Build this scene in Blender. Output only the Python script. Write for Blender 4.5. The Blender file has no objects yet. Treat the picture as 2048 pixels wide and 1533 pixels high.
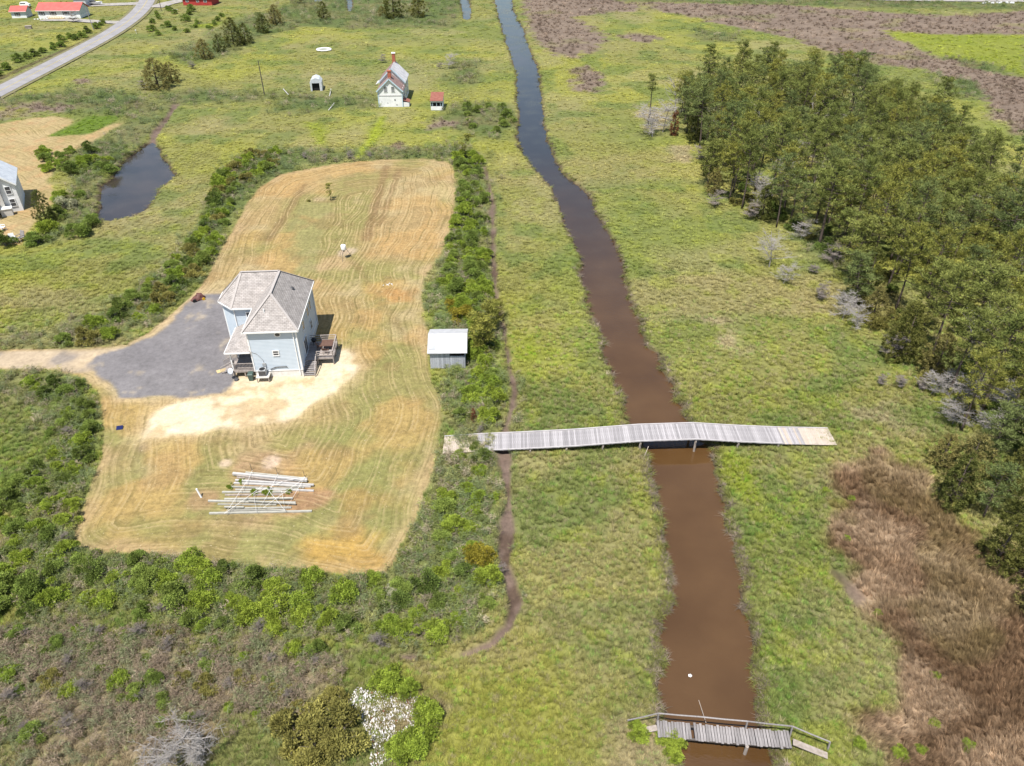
import bpy, math, random
import numpy as np
from mathutils import Vector, Matrix

random.seed(7); RNG = np.random.default_rng(7)
scene = bpy.context.scene
COL = scene.collection
R = math.radians

# ------------------------------------------------------------------ camera, sky, sun, exposure
CAM_H, CAM_P, F_PX = 54.0, R(35.4), 1500.0
cam = bpy.data.cameras.new('camera'); cam.sensor_width = 36; cam.lens = 36 * F_PX / 2048
cam.clip_start = 0.5; cam.clip_end = 12000
cam_o = bpy.data.objects.new('camera', cam); COL.objects.link(cam_o)
cam_o.location = (0, 0, CAM_H); cam_o.rotation_euler = (math.pi / 2 - CAM_P, 0, 0)
scene.camera = cam_o

LIGHT_DIR = Vector((0.18, 0.40, -1.0)).normalized()        # the way sunlight travels
sun_el = math.asin(-LIGHT_DIR.z); sun_az = math.atan2(-LIGHT_DIR.x, -LIGHT_DIR.y)
world = bpy.data.worlds.new('World'); scene.world = world; world.use_nodes = True
wn = world.node_tree.nodes; wl = world.node_tree.links
sky = wn.new('ShaderNodeTexSky'); sky.sky_type = 'NISHITA'; sky.sun_disc = False
sky.sun_elevation = sun_el; sky.sun_rotation = sun_az
sky.air_density = 1.3; sky.dust_density = 0.4; sky.ozone_density = 2.5
bg = wn['Background']; bg.inputs['Strength'].default_value = 0.085
wt = wn.new('ShaderNodeTexCoord'); wm = wn.new('ShaderNodeMapping'); wm.inputs['Scale'].default_value = (1, 1, 3.2); wl.new(wt.outputs['Generated'], wm.inputs[0])
cn = wn.new('ShaderNodeTexNoise'); cn.inputs['Scale'].default_value = 2.6; cn.inputs['Detail'].default_value = 7; cn.inputs['Roughness'].default_value = .58; wl.new(wm.outputs[0], cn.inputs['Vector'])
cr = wn.new('ShaderNodeMapRange'); cr.inputs['From Min'].default_value = .50; cr.inputs['From Max'].default_value = .70; cr.inputs['To Max'].default_value = .75; wl.new(cn.outputs['Fac'], cr.inputs[0])
cm = wn.new('ShaderNodeMix'); cm.data_type = 'RGBA'; cm.inputs['B'].default_value = (6.6, 7.2, 8.4, 1); wl.new(cr.outputs[0], cm.inputs['Factor']); wl.new(sky.outputs[0], cm.inputs['A'])   # fair weather clouds
wl.new(cm.outputs['Result'], bg.inputs['Color'])
sun = bpy.data.lights.new('sun', 'SUN'); sun.energy = 5.0; sun.angle = R(0.5); sun.color = (1.0, 0.955, 0.88)
sun_o = bpy.data.objects.new('sun', sun); COL.objects.link(sun_o)
sun_o.rotation_euler = LIGHT_DIR.to_track_quat('-Z', 'Y').to_euler(); sun_o.location = (-20, -30, 90)
vs = scene.view_settings; vs.view_transform = 'Standard'; vs.look = 'None'; vs.gamma = 1.0; vs.exposure = 0.62
vs.use_curve_mapping = False
try:
    scene.cycles.max_bounces = 5; scene.cycles.diffuse_bounces = 2; scene.cycles.glossy_bounces = 2
    scene.cycles.transmission_bounces = 3; scene.cycles.transparent_max_bounces = 4
except Exception: pass

# ------------------------------------------------------------------ helpers
def at(px, py, z=0.0):
    """ground point (at height z) seen at a photograph pixel: used as a survey of the place"""
    dx = (px - 1024) / F_PX; dy = -(py - 766.5) / F_PX
    d = Vector((dx, math.cos(CAM_P) + dy * math.sin(CAM_P), -math.sin(CAM_P) + dy * math.cos(CAM_P)))
    t = (z - CAM_H) / d.z
    return Vector((d.x * t, d.y * t, z))

def survey(pts, z=0.0): return np.array([at(x, y, z)[:2] for x, y in pts])

def tag(o, label=None, cat=None, group=None, kind=None):
    if label: o['label'] = label
    if cat: o['category'] = cat
    if group: o['group'] = group
    if kind: o['kind'] = kind
    return o

def empty(name, loc=(0, 0, 0), rz=0.0):
    o = bpy.data.objects.new(name, None); COL.objects.link(o)
    o.location = loc; o.rotation_euler = (0, 0, rz); o.empty_display_size = 0.3
    return o

def link(name, me, parent=None, loc=(0, 0, 0), rot=(0, 0, 0)):
    o = bpy.data.objects.new(name, me); COL.objects.link(o)
    o.parent = parent; o.location = loc; o.rotation_euler = rot
    return o

class MB:
    """collects boxes, beams, tubes and faces into one mesh"""
    def __init__(s): s.v = []; s.f = []
    def face(s, pts):
        b = len(s.v); s.v += [tuple(p) for p in pts]; s.f.append(tuple(range(b, b + len(pts)))); return s
    def hexa(s, p):
        b = len(s.v); s.v += [tuple(q) for q in p]
        for f in ((0, 3, 2, 1), (4, 5, 6, 7), (0, 1, 5, 4), (1, 2, 6, 5), (2, 3, 7, 6), (3, 0, 4, 7)):
            s.f.append(tuple(b + i for i in f))
        return s
    def box(s, x0, x1, y0, y1, z0, z1):
        return s.hexa([(x0, y0, z0), (x1, y0, z0), (x1, y1, z0), (x0, y1, z0), (x0, y0, z1), (x1, y0, z1), (x1, y1, z1), (x0, y1, z1)])
    def beam(s, a, b, w, h, up=(0, 0, 1)):
        a = Vector(a); b = Vector(b); d = (b - a).normalized(); u = Vector(up)
        if abs(d.dot(u)) > .98: u = Vector((0, 1, 0))
        sd = d.cross(u).normalized() * w / 2; u2 = sd.cross(d).normalized() * h / 2
        return s.hexa([a - sd - u2, a + sd - u2, b + sd - u2, b - sd - u2, a - sd + u2, a + sd + u2, b + sd + u2, b - sd + u2])
    def tube(s, pts, r, n=6, cap=True):
        pts = [Vector(p) for p in pts]; rs = r if isinstance(r, (list, tuple)) else [r] * len(pts)
        base = len(s.v); prev = None
        for i, p in enumerate(pts):
            d = (pts[min(i + 1, len(pts) - 1)] - pts[max(i - 1, 0)]).normalized()
            u = Vector((0, 0, 1)) if abs(d.z) < .9 else Vector((1, 0, 0))
            if prev is not None and (prev - prev.dot(d) * d).length > .1: u = prev
            u = (u - u.dot(d) * d).normalized(); prev = u; w = d.cross(u)
            for k in range(n):
                a = 2 * math.pi * k / n
                s.v.append(tuple(p + (u * math.cos(a) + w * math.sin(a)) * rs[i]))
        for i in range(len(pts) - 1):
            for k in range(n):
                k2 = (k + 1) % n
                s.f.append((base + i * n + k, base + i * n + k2, base + (i + 1) * n + k2, base + (i + 1) * n + k))
        if cap:
            s.f.append(tuple(base + k for k in range(n))[::-1]); s.f.append(tuple(base + (len(pts) - 1) * n + k for k in range(n)))
        return s
    def lathe(s, prof, n=14, c=(0, 0, 0)):
        base = len(s.v)
        for r, z in prof:
            for k in range(n):
                a = 2 * math.pi * k / n; s.v.append((c[0] + r * math.cos(a), c[1] + r * math.sin(a), c[2] + z))
        for i in range(len(prof) - 1):
            for k in range(n):
                k2 = (k + 1) % n; s.f.append((base + i * n + k, base + i * n + k2, base + (i + 1) * n + k2, base + (i + 1) * n + k))
        s.f.append(tuple(base + k for k in range(n))[::-1]); s.f.append(tuple(base + (len(prof) - 1) * n + k for k in range(n)))
        return s
    def slab(s, pts, t):
        """roof plane: polygon with thickness t below it"""
        b = len(s.v); n = len(pts); s.v += [tuple(p) for p in pts] + [(p[0], p[1], p[2] - t) for p in pts]
        s.f.append(tuple(range(b, b + n))); s.f.append(tuple(range(b + n, b + 2 * n))[::-1])
        for i in range(n):
            j = (i + 1) % n; s.f.append((b + i, b + n + i, b + n + j, b + j))
        return s
    def mesh(s, name, m, smooth=False):
        me = bpy.data.meshes.new(name); me.from_pydata(s.v, [], s.f); me.validate(); me.update()
        if m: me.materials.append(m)
        if smooth: me.polygons.foreach_set('use_smooth', [True] * len(me.polygons))
        return me
    def build(s, name, m, parent=None, loc=(0, 0, 0), rot=(0, 0, 0), smooth=False):
        return link(name, s.mesh(name, m, smooth), parent, loc, rot)

def np_mesh(name, V, Fc, m=None, smooth=False):
    """mesh from numpy arrays, faces all the same size"""
    me = bpy.data.meshes.new(name); nf, k = Fc.shape
    me.vertices.add(len(V)); me.vertices.foreach_set('co', np.ascontiguousarray(V, np.float32).ravel())
    me.loops.add(nf * k); me.loops.foreach_set('vertex_index', np.ascontiguousarray(Fc, np.int32).ravel())
    me.polygons.add(nf); me.polygons.foreach_set('loop_start', np.arange(0, nf * k, k, dtype=np.int32))
    me.polygons.foreach_set('loop_total', np.full(nf, k, np.int32))
    if smooth: me.polygons.foreach_set('use_smooth', np.ones(nf, bool))
    me.update(calc_edges=True)
    if m: me.materials.append(m)
    return me

# ------------------------------------------------------------------ noise and distance fields (numpy)
_T = np.random.default_rng(3).random((256, 256))
def vnoise(x, y):
    xi = np.floor(x).astype(int); yi = np.floor(y).astype(int); fx = x - xi; fy = y - yi
    fx = fx * fx * (3 - 2 * fx); fy = fy * fy * (3 - 2 * fy)
    a = _T[xi & 255, yi & 255]; b = _T[(xi + 1) & 255, yi & 255]; c = _T[xi & 255, (yi + 1) & 255]; d = _T[(xi + 1) & 255, (yi + 1) & 255]
    return (a * (1 - fx) + b * fx) * (1 - fy) + (c * (1 - fx) + d * fx) * fy
def fbm(x, y, sc, o=4, seed=0.0):
    x = x / sc + seed * 17.3; y = y / sc + seed * 9.7; t = 0; a = .5; n = 0
    for i in range(o):
        t = t + a * vnoise(x * 2 ** i + i * 31.7, y * 2 ** i + i * 11.3); n += a; a *= .5
    return t / n
def sstep(a, b, x):
    t = np.clip((x - a) / (b - a), 0, 1); return t * t * (3 - 2 * t)
def sdist(X, Y, poly, margin=12.0):
    """signed distance to a polygon, negative inside; margin far away"""
    margin = float(margin); out = np.full(X.shape, margin); lo = poly.min(0) - margin; hi = poly.max(0) + margin
    m = (X > lo[0]) & (X < hi[0]) & (Y > lo[1]) & (Y < hi[1])
    if not m.any(): return out
    x = X[m]; y = Y[m]; d2 = np.full(x.shape, 1e9); ins = np.zeros(x.shape, bool); n = len(poly)
    for i in range(n):
        ax, ay = poly[i]; bx, by = poly[(i + 1) % n]; ex, ey = bx - ax, by - ay
        t = np.clip(((x - ax) * ex + (y - ay) * ey) / (ex * ex + ey * ey + 1e-12), 0, 1)
        d2 = np.minimum(d2, (x - ax - t * ex) ** 2 + (y - ay - t * ey) ** 2)
        c = ((ay > y) != (by > y)) & (x < (bx - ax) * (y - ay) / (by - ay + 1e-12) + ax); ins ^= c
    d = np.sqrt(d2); out[m] = np.where(ins, -d, np.minimum(d, margin)); return out
def ldist(X, Y, line, margin=12.0):
    margin = float(margin); out = np.full(X.shape, margin); lo = line.min(0) - margin; hi = line.max(0) + margin
    m = (X > lo[0]) & (X < hi[0]) & (Y > lo[1]) & (Y < hi[1])
    if not m.any(): return out
    x = X[m]; y = Y[m]; d2 = np.full(x.shape, margin ** 2)
    for (ax, ay), (bx, by) in zip(line[:-1], line[1:]):
        ex, ey = bx - ax, by - ay
        t = np.clip(((x - ax) * ex + (y - ay) * ey) / (ex * ex + ey * ey + 1e-12), 0, 1)
        d2 = np.minimum(d2, (x - ax - t * ex) ** 2 + (y - ay - t * ey) ** 2)
    out[m] = np.sqrt(d2); return out

# ------------------------------------------------------------------ the survey of the place
WATER_Z = -0.42
CREEK_L = [(978, -45), (990, 0), (1000, 40), (1012, 80), (1025, 120), (1035, 150), (1033, 190), (1038, 230), (1037, 270), (1045, 300), (1070, 335), (1095, 365), (1120, 410), (1140, 460), (1155, 500), (1165, 540), (1175, 590), (1190, 640), (1205, 690), (1225, 740), (1240, 790), (1255, 835), (1280, 870), (1293, 905), (1303, 940), (1313, 980), (1322, 1020), (1330, 1070), (1335, 1110), (1346, 1160), (1342, 1200), (1322, 1240), (1320, 1280), (1328, 1330), (1325, 1380), (1330, 1420), (1330, 1450), (1352, 1480), (1372, 1520), (1385, 1570), (1390, 1800)]
CREEK_R = [(1008, -45), (1022, 0), (1027, 25), (1045, 60), (1062, 110), (1078, 150), (1080, 200), (1087, 250), (1088, 270), (1105, 310), (1120, 345), (1155, 375), (1180, 400), (1205, 450), (1235, 510), (1250, 560), (1265, 620), (1285, 665), (1310, 710), (1335, 760), (1355, 800), (1370, 840), (1395, 880), (1412, 905), (1420, 940), (1432, 975), (1445, 1010), (1455, 1060), (1480, 1130), (1483, 1170), (1490, 1230), (1500, 1280), (1495, 1330), (1505, 1370), (1510, 1420), (1520, 1450), (1535, 1500), (1545, 1570), (1560, 1800)]
P_CREEK = survey(CREEK_L + CREEK_R[::-1], WATER_Z)
P_POND = survey([(300, 288), (318, 300), (325, 320), (340, 340), (350, 355), (330, 370), (318, 380), (310, 400), (290, 420), (260, 435), (225, 443), (200, 440), (200, 420), (207, 395), (205, 375), (225, 360), (240, 335), (255, 320), (275, 305), (290, 295)], WATER_Z)
P_POOLS = [survey(p, WATER_Z) for p in ([(920, -10), (934, -8), (942, 25), (938, 42), (927, 38), (925, 20)], [(694, -4), (703, -2), (705, 20), (697, 25)], [(630, -6), (648, -6), (644, 3), (630, 4)])]
L_GUT = survey([(970, 335), (985, 400), (987, 450), (985, 500), (990, 560), (995, 610), (1005, 650), (1012, 690), (1018, 730), (1030, 780), (1020, 830), (1010, 850), (1010, 900), (1012, 950), (1018, 1000), (1015, 1060), (1008, 1120), (1020, 1170), (1030, 1210), (1018, 1250), (985, 1285), (930, 1308)])
L_GUT2 = survey([(830, 1312), (780, 1312), (740, 1298), (690, 1300)])
L_INLET = survey([(302, 292), (310, 265), (330, 240), (352, 208)])
P_MUD = survey([(1655, 1125), (1690, 1150), (1725, 1195), (1715, 1215), (1680, 1180), (1650, 1145)])
P_LAWN = survey([(700, 325), (780, 320), (850, 318), (895, 325), (910, 340), (911, 390), (905, 440), (890, 490), (870, 530), (850, 560), (842, 590), (848, 630), (857, 665), (860, 735), (868, 770), (883, 800), (885, 840), (878, 880), (870, 930), (850, 990), (820, 1060), (790, 1120), (770, 1145), (720, 1152), (650, 1148), (610, 1145), (560, 1135), (470, 1130), (400, 1120), (330, 1110), (260, 1110), (190, 1108), (160, 1090), (150, 1070), (160, 1040), (180, 980), (200, 920), (207, 880), (205, 830), (195, 790), (175, 760), (145, 748), (100, 742), (0, 742), (-300, 746), (-300, 700), (0, 702), (170, 697), (250, 690), (290, 670), (330, 640), (375, 600), (400, 575), (420, 545), (440, 505), (460, 470), (490, 415), (520, 375), (560, 350), (620, 338)])
P_GRAVEL = survey([(440, 588), (400, 590), (378, 605), (345, 640), (310, 672), (240, 700), (195, 712), (178, 728), (192, 750), (215, 765), (240, 795), (300, 795), (390, 797), (455, 785), (470, 760), (478, 742), (540, 700), (540, 600)])
P_SAND = survey([(385, 800), (340, 815), (300, 840), (285, 862), (290, 880), (330, 880), (380, 870), (440, 855), (500, 856), (560, 845), (620, 815), (680, 780), (705, 752), (712, 735), (700, 715), (690, 703), (660, 700), (600, 735), (500, 745), (470, 762), (455, 788)])
P_DRIVE = survey([(-300, 704), (0, 706), (170, 700), (245, 697), (262, 710), (215, 735), (175, 745), (140, 744), (0, 738), (-300, 742)])
P_SEPTIC = survey([(605, 405), (664, 403), (648, 470), (632, 545), (535, 548), (565, 480), (590, 430)])
P_FIELD = survey([(-80, 262), (0, 248), (60, 238), (110, 233), (145, 240), (140, 250), (95, 274), (180, 268), (215, 250), (245, 246), (190, 282), (150, 300), (110, 330), (95, 365), (120, 395), (75, 430), (60, 460), (40, 490), (-100, 490)])
P_WEDGE = survey([(95, 273), (150, 248), (175, 232), (245, 232), (215, 252), (180, 268), (130, 272)])
P_BROWN = [survey(p) for p in (
    [(1690, 915), (1760, 900), (1830, 940), (1900, 1020), (2000, 1100), (2200, 1150), (2300, 1700), (1780, 1700), (1730, 1480), (1790, 1420), (1790, 1350), (1770, 1280), (1720, 1220), (1685, 1130), (1665, 1060), (1668, 960)],
    [(1045, 5), (1060, -12), (1160, -12), (1280, 10), (1270, 22), (1180, 30), (1150, 35), (1215, 75), (1205, 95), (1150, 115), (1110, 110), (1080, 90), (1060, 70), (1055, 40)],
    [(1280, 5), (1400, 8), (1560, 10), (1700, 20), (1790, 27), (1900, 32), (2048, 22), (2300, 20), (2300, 70), (2048, 68), (1880, 70), (1770, 62), (1790, 77), (1860, 110), (1960, 140), (2048, 155), (2200, 175), (2300, 260), (2020, 268), (1990, 230), (1950, 170), (1850, 140), (1700, 120), (1560, 70), (1440, 50), (1370, 30), (1300, 20)],
    [(1145, 140), (1175, 133), (1210, 150), (1210, 165), (1185, 182), (1160, 180), (1150, 160)],
    [(1245, 73), (1280, 68), (1325, 76), (1300, 85), (1260, 83)],
    [(855, 246), (880, 238), (907, 244), (890, 255), (865, 254)],
    [(30, 214), (80, 206), (150, 212), (120, 225), (60, 226)], [(140, 161), (165, 156), (176, 164), (155, 169)], [(778, 297), (800, 291), (814, 296), (795, 302)],
    [(-30, 222), (0, 221), (40, 226), (0, 236), (-30, 238)])]
P_DRY = survey([(-100, 1290), (150, 1240), (420, 1260), (700, 1310), (900, 1330), (960, 1400), (900, 1500), (900, 1650), (-100, 1650)])
P_PALE = [survey(p) for p in ([(250, 1440), (330, 1380), (420, 1330), (560, 1320), (640, 1290), (700, 1320), (660, 1370), (560, 1400), (470, 1430), (380, 1470), (300, 1560), (230, 1560)],
    [(1240, 1440), (1330, 1450), (1340, 1533), (1300, 1600), (1160, 1600), (1200, 1500)], [(1270, 210), (1330, 225), (1335, 262), (1290, 262)], [(1320, 290), (1385, 290), (1385, 325), (1335, 325)],
    [(1700, 820), (1790, 815), (1785, 845), (1705, 845)], [(1420, 640), (1500, 650), (1490, 700), (1440, 690)], [(0, 1390), (120, 1330), (330, 1290), (400, 1330), (200, 1400), (60, 1460)])]
P_REED = [survey(p) for p in (
    [(-100, 1270), (200, 1250), (420, 1280), (640, 1300), (700, 1350), (560, 1400), (560, 1470), (250, 1480), (-100, 1520)],
    [(-60, 200), (0, 196), (180, 178), (280, 190), (330, 215), (240, 235), (170, 228), (60, 205), (-60, 220)],
    [(120, 315), (180, 290), (245, 250), (300, 205), (330, 215), (300, 270), (270, 300), (240, 330), (190, 380), (210, 440), (120, 490), (60, 500), (120, 430), (150, 380)],
    [(280, 190), (400, 180), (520, 188), (760, 195), (755, 212), (640, 225), (540, 225), (560, 200), (420, 205), (330, 212)],
    [(330, 110), (390, 90), (470, 45), (620, -10), (940, -10), (920, 30), (900, 55), (700, 58), (600, 52), (500, 85), (440, 115), (370, 130)],
    [(860, 238), (930, 205), (1030, 215), (1035, 255), (1000, 280), (940, 270)], [(900, 130), (955, 125), (955, 165), (905, 170)],
    [(420, 420), (440, 370), (470, 320), (560, 298), (700, 300), (820, 300), (930, 290), (975, 320), (990, 450), (985, 600), (1010, 690), (1025, 780), (1005, 860), (900, 860), (890, 800), (868, 765), (862, 690), (850, 630), (846, 590), (872, 535), (893, 490), (908, 440), (914, 340), (895, 322), (700, 322), (620, 334), (520, 372), (455, 468), (430, 520), (400, 570), (330, 636), (280, 672), (160, 694), (-100, 700), (100, 660), (250, 600), (340, 520)],
    [(-100, 750), (130, 740), (180, 770), (200, 830), (200, 900), (170, 980), (145, 1060), (150, 1100), (-100, 1180), (60, 1020), (110, 900), (60, 800), (-100, 770)],
    [(150, 1095), (330, 1112), (470, 1133), (620, 1148), (770, 1148), (860, 990), (895, 880), (1005, 880), (1008, 1000), (1000, 1120), (1010, 1190), (960, 1260), (880, 1290), (700, 1290), (560, 1270), (430, 1250), (250, 1220), (60, 1200), (100, 1140)],
    [(1380, 58), (1480, 70), (1470, 85), (1400, 82)], [(1180, -5), (1700, 0), (2048, 8), (2048, 20), (1700, 15), (1250, 3)], [(1590, 470), (1660, 460), (1680, 540), (1620, 520)], [(1840, 110), (1990, 130), (2048, 170), (2048, 210), (1900, 190)])]
P_VIVID = [survey(p) for p in ([(605, 245), (640, 245), (655, 265), (650, 300), (630, 290), (620, 262)], [(740, 255), (765, 240), (770, 265), (745, 300), (730, 300)], [(1420, 905), (1500, 930), (1520, 1000), (1490, 1010), (1440, 960)],
    [(1030, 680), (1080, 670), (1085, 720), (1040, 735)], [(1720, 62), (2048, 72), (2048, 150), (1960, 138), (1860, 108), (1800, 80)], [(380, 50), (450, 44), (430, 55), (390, 56)], [(850, 560), (880, 560), (885, 650), (862, 650)])]
L_PATH = survey([(715, 315), (745, 275), (765, 235)])
ROAD = survey([(-120, 247), (-60, 215), (0, 184), (100, 133), (200, 81), (245, 53), (272, 32), (288, 14), (296, 0), (300, -18), (299, -40)])
ROAD2 = survey([(1650, -3), (1800, 1), (2048, 3), (2400, 8)])
L_RDITCH = survey([(-60, 178), (0, 158), (60, 130), (150, 92), (215, 60), (235, 49)])

def lerp(a, b, t): return a + (b - a) * t[:, None]
C = lambda *a: np.array(a, float)

def classify(X, Y):
    """colour, height and ground kind for arrays of ground points"""
    n1 = fbm(X, Y, 26, 4, 1); n2 = fbm(X, Y, 7, 4, 2); n3 = fbm(X, Y, 2.2, 3, 3); n4 = fbm(X * .35, Y, 12, 4, 4); w = (fbm(X, Y, 3.0, 3, 5) - .5)
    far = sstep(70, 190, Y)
    col = np.empty((len(X), 3)); col[:] = C(.160, .155, .050)
    col = lerp(col, C(.188, .186, .042), sstep(.44, .60, n1) * .9); col = lerp(col, C(.110, .135, .034), sstep(.56, .70, fbm(X, Y * .6, 34, 4, 61)) * .65); col = lerp(col, C(.20, .178, .085), sstep(.55, .70, fbm(X, Y * .8, 19, 4, 62)) * .55)
    col = lerp(col, C(.092, .120, .034), sstep(.50, .66, n2) * .7)
    col = lerp(col, C(.205, .172, .082), sstep(.50, .72, n4) * (.75 - .45 * far))
    col = lerp(col, C(.180, .195, .035), sstep(.55, .7, n3) * (.5 - .3 * far))
    brown = np.zeros(len(X)); reed = np.zeros(len(X))
    for i, p in enumerate(P_VIVID):
        col = lerp(col, C(.15, .175, .020), sstep(1.0, -1.5, sdist(X, Y, p) + w * 4) * .75)
    for p in P_REED:
        k = 1.5 + 2.5 * far; t = sstep(k, -k, sdist(X, Y, p, 14) + w * 6); reed = np.maximum(reed, t)
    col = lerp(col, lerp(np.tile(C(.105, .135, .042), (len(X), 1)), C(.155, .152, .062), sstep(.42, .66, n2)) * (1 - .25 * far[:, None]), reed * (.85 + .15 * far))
    ll = sstep(1., -3., sdist(X, Y, P_DRY, 14) + w * 8); col = lerp(col, lerp(np.tile(C(.175, .130, .090), (len(X), 1)), C(.135, .135, .050), sstep(.45, .62, n2)), ll * .75)
    for p in P_PALE:
        t = sstep(1.6, -2.2, sdist(X, Y, p) + w * 7); col = lerp(col, C(.235, .185, .120), t * (.45 + .4 * n3))
    for i, p in enumerate(P_BROWN):
        k = 1.2 + .6 * far; t = sstep(k, -k, sdist(X, Y, p, 14) + w * (5 + 4 * far)); brown = np.maximum(brown, t)
    bc = lerp(np.tile(C(.135, .086, .050), (len(X), 1)), C(.250, .180, .118), sstep(.42, .72, fbm(X * .6 + Y * .5, Y * 1.2 - X * .4, 5, 4, 6)))
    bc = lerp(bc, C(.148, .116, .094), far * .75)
    hole = sstep(.62, .7, fbm(X, Y, 9 , 3, 8)) * (.5 + .4 * far)
    col = lerp(col, bc, brown * (1 - hole * .35))
    # paths trodden through the marsh
    col = lerp(col, C(.20, .23, .02), sstep(1.6, .3, ldist(X, Y, L_PATH) + w) * .6)
    # mown yard
    sl = sdist(X, Y, P_LAWN, 30); sle = sl + w * .7
    lawn = sstep(.25, -.25, sle)
    g = lerp(np.tile(C(.270, .190, .088), (len(X), 1)), C(.195, .172, .062), sstep(.35, .62, fbm(X, Y, 14, 3, 11)))
    g = lerp(g, C(.30, .235, .125), sstep(.55, .75, fbm(X, Y, 6, 4, 12)) * .8)
    near_house = sstep(95, 70, Y)
    g = lerp(g, C(.172, .168, .056), near_house * sstep(.25, .55, fbm(X, Y, 9, 4, 13)) * .85)
    for (px, py, r1, c, s) in [(765, 580, 5, C(.34, .21, .075), .7), (690, 1105, 5.0, C(.34, .205, .055), .8), (740, 1000, 3.5, C(.27, .15, .055), .5), (660, 530, 4, C(.34, .22, .13), .6), (700, 505, 2, C(.42, .33, .25), .8), (620, 570, 2.5, C(.34, .21, .10), .6),
            (540, 960, 6.2, C(.27, .17, .10), .75), (600, 1000, 3.5, C(.25, .14, .08), .8), (450, 928, 1.0, C(.45, .34, .25), .8), (545, 925, 1.1, C(.45, .34, .25), .8), (865, 700, 2.0, C(.42, .30, .18), .7), (800, 590, 3.0, C(.30, .16, .06), .7),
            (400, 1000, 2.5, C(.26, .16, .09), .7), (330, 940, 4, C(.28, .19, .11), .5), (640, 400, 1.5, C(.40, .32, .2), .7), (830, 800, 3, C(.25, .16, .07), .5), (290, 895, 1.6, C(.2, .14, .09), .6), (720, 720, 3.5, C(.24, .14, .06), .5), (780, 420, 5, C(.33, .26, .14), .5), (870, 380, 7, C(.34, .27, .14), .55), (480, 480, 5, C(.30, .2, .07), .5), (640, 345, 7, C(.28, .22, .11), .5)]:
        q = at(px, py); d = np.hypot(X - q.x, Y - q.y) + w * r1 * 1.3
        g = lerp(g, c, sstep(r1, r1 * .35, d) * s)
    sp = sstep(.5, -.6, sdist(X, Y, P_SEPTIC) + w * 1.2)
    g = lerp(g, C(.195, .180, .074), sp * .65)
    g = lerp(g, C(.33, .205, .080), sstep(.5, .68, fbm(X, Y, 8, 4, 72)) * .6); g = lerp(g, C(.185, .125, .055), sstep(.6, .72, fbm(X, Y, 4, 4, 73)) * .45)
    for (a, b, wd, s) in [((772, 335), (733, 480), 1.3, .75), ((798, 340), (760, 450), .8, .6), ((610, 370), (540, 480), 1.0, .6), ((690, 500), (830, 700), .9, .3)]:
        g = lerp(g, C(.155, .095, .045), sstep(wd, wd * .3, ldist(X, Y, survey([a, b])) + w * 1.1) * s)
    edge = sstep(-2.4, -.4, sl + w * 2.5) * lawn * sstep(.35, .6, fbm(X, Y, 5, 3, 71))
    g = lerp(g, C(.30, .215, .115), edge * .7)
    sg = sdist(X, Y, P_GRAVEL) + w * 1.6; ss = sdist(X, Y, P_SAND) + w * 2.0; sdv = sdist(X, Y, P_DRIVE) + w * 1.0
    drive = sstep(.5, -.5, sdv); g = lerp(g, C(.36, .285, .20), drive * .95)
    g = lerp(g, C(.16, .145, .14), drive * sstep(.5, .68, fbm(X, Y, 4, 3, 15)) * .7)
    g = lerp(g, C(.40, .31, .20), sstep(2.0, .2, sg) * .55 * (1 - sstep(.4, -.4, sg)))
    sand = sstep(.7, -.6, ss)
    sc = lerp(np.tile(C(.52, .43, .30), (len(X), 1)), C(.40, .30, .175), sstep(.50, .72, fbm(X, Y, 2.4, 4, 16)))
    g = lerp(g, C(.40, .30, .17), sstep(2.6, .2, ss) * .5); g = lerp(g, sc, sand)
    gravel = sstep(.35, -.35, sg)
    gc = lerp(np.tile(C(.142, .132, .136), (len(X), 1)), C(.178, .166, .166), n2 * 1.0)
    gc = lerp(gc, C(.33, .27, .19), sstep(.68, .80, fbm(X, Y, 2.0, 5, 17)) * .5)
    g = lerp(g, gc, gravel)
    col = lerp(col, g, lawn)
    # left mown field
    sf = sdist(X, Y, P_FIELD, 30) + w * 1.5; field = sstep(.6, -.6, sf)
    fc = lerp(np.tile(C(.33, .25, .135), (len(X), 1)), C(.24, .185, .075), n2); fc = lerp(fc, C(.34, .20, .10), sstep(.55, .7, n3) * .5)
    col = lerp(col, fc, field)
    col = lerp(col, C(.085, .125, .018), sstep(.8, -.8, sdist(X, Y, P_WEDGE) + w * 1.5))
    # road verge and ditch
    rv = sstep(5.6, 4.0, ldist(X, Y, ROAD) + w); col = lerp(col, C(.12, .13, .04), rv * .8)
    col = lerp(col, C(.075, .058, .035), sstep(1.5, .6, ldist(X, Y, L_RDITCH) + w) * .8)
    # water courses
    sdc = sdist(X, Y, P_CREEK, 14) + w * 1.5 + (fbm(X, Y, 1.1, 2, 81) - .5) * .7
    sdp = sdist(X, Y, P_POND, 14) + w * 1.4
    sdw = np.minimum(sdc, sdp)
    for p in P_POOLS: sdw = np.minimum(sdw, sdist(X, Y, p, 14) + w * 1.0)
    z = (fbm(X, Y, 9, 3, 21) - .5) * .22 * (1 - lawn) * (1 - field) + lawn * .03 * (n2 - .5) + lawn * .06
    bank = sstep(1.1, .1, sdw)
    zb = np.where(sdw < 0, WATER_Z + 1.4 * np.maximum(sdw, -.9), WATER_Z + (z - WATER_Z) * sstep(0, .75, sdw))
    z = np.where(sdw < .75, zb, z)
    mud = sstep(.95, .05, sdw)
    col = lerp(col, C(.070, .047, .032), mud)
    gw = .10 + .72 * fbm(X, Y, 5, 2, 31)
    dg = np.minimum(ldist(X, Y, L_GUT, 6) - gw, np.minimum(ldist(X, Y, L_GUT2, 6) - .1, ldist(X, Y, L_INLET, 6) - .75)) + w * .9
    gut = sstep(.35, -.25, dg)
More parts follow.
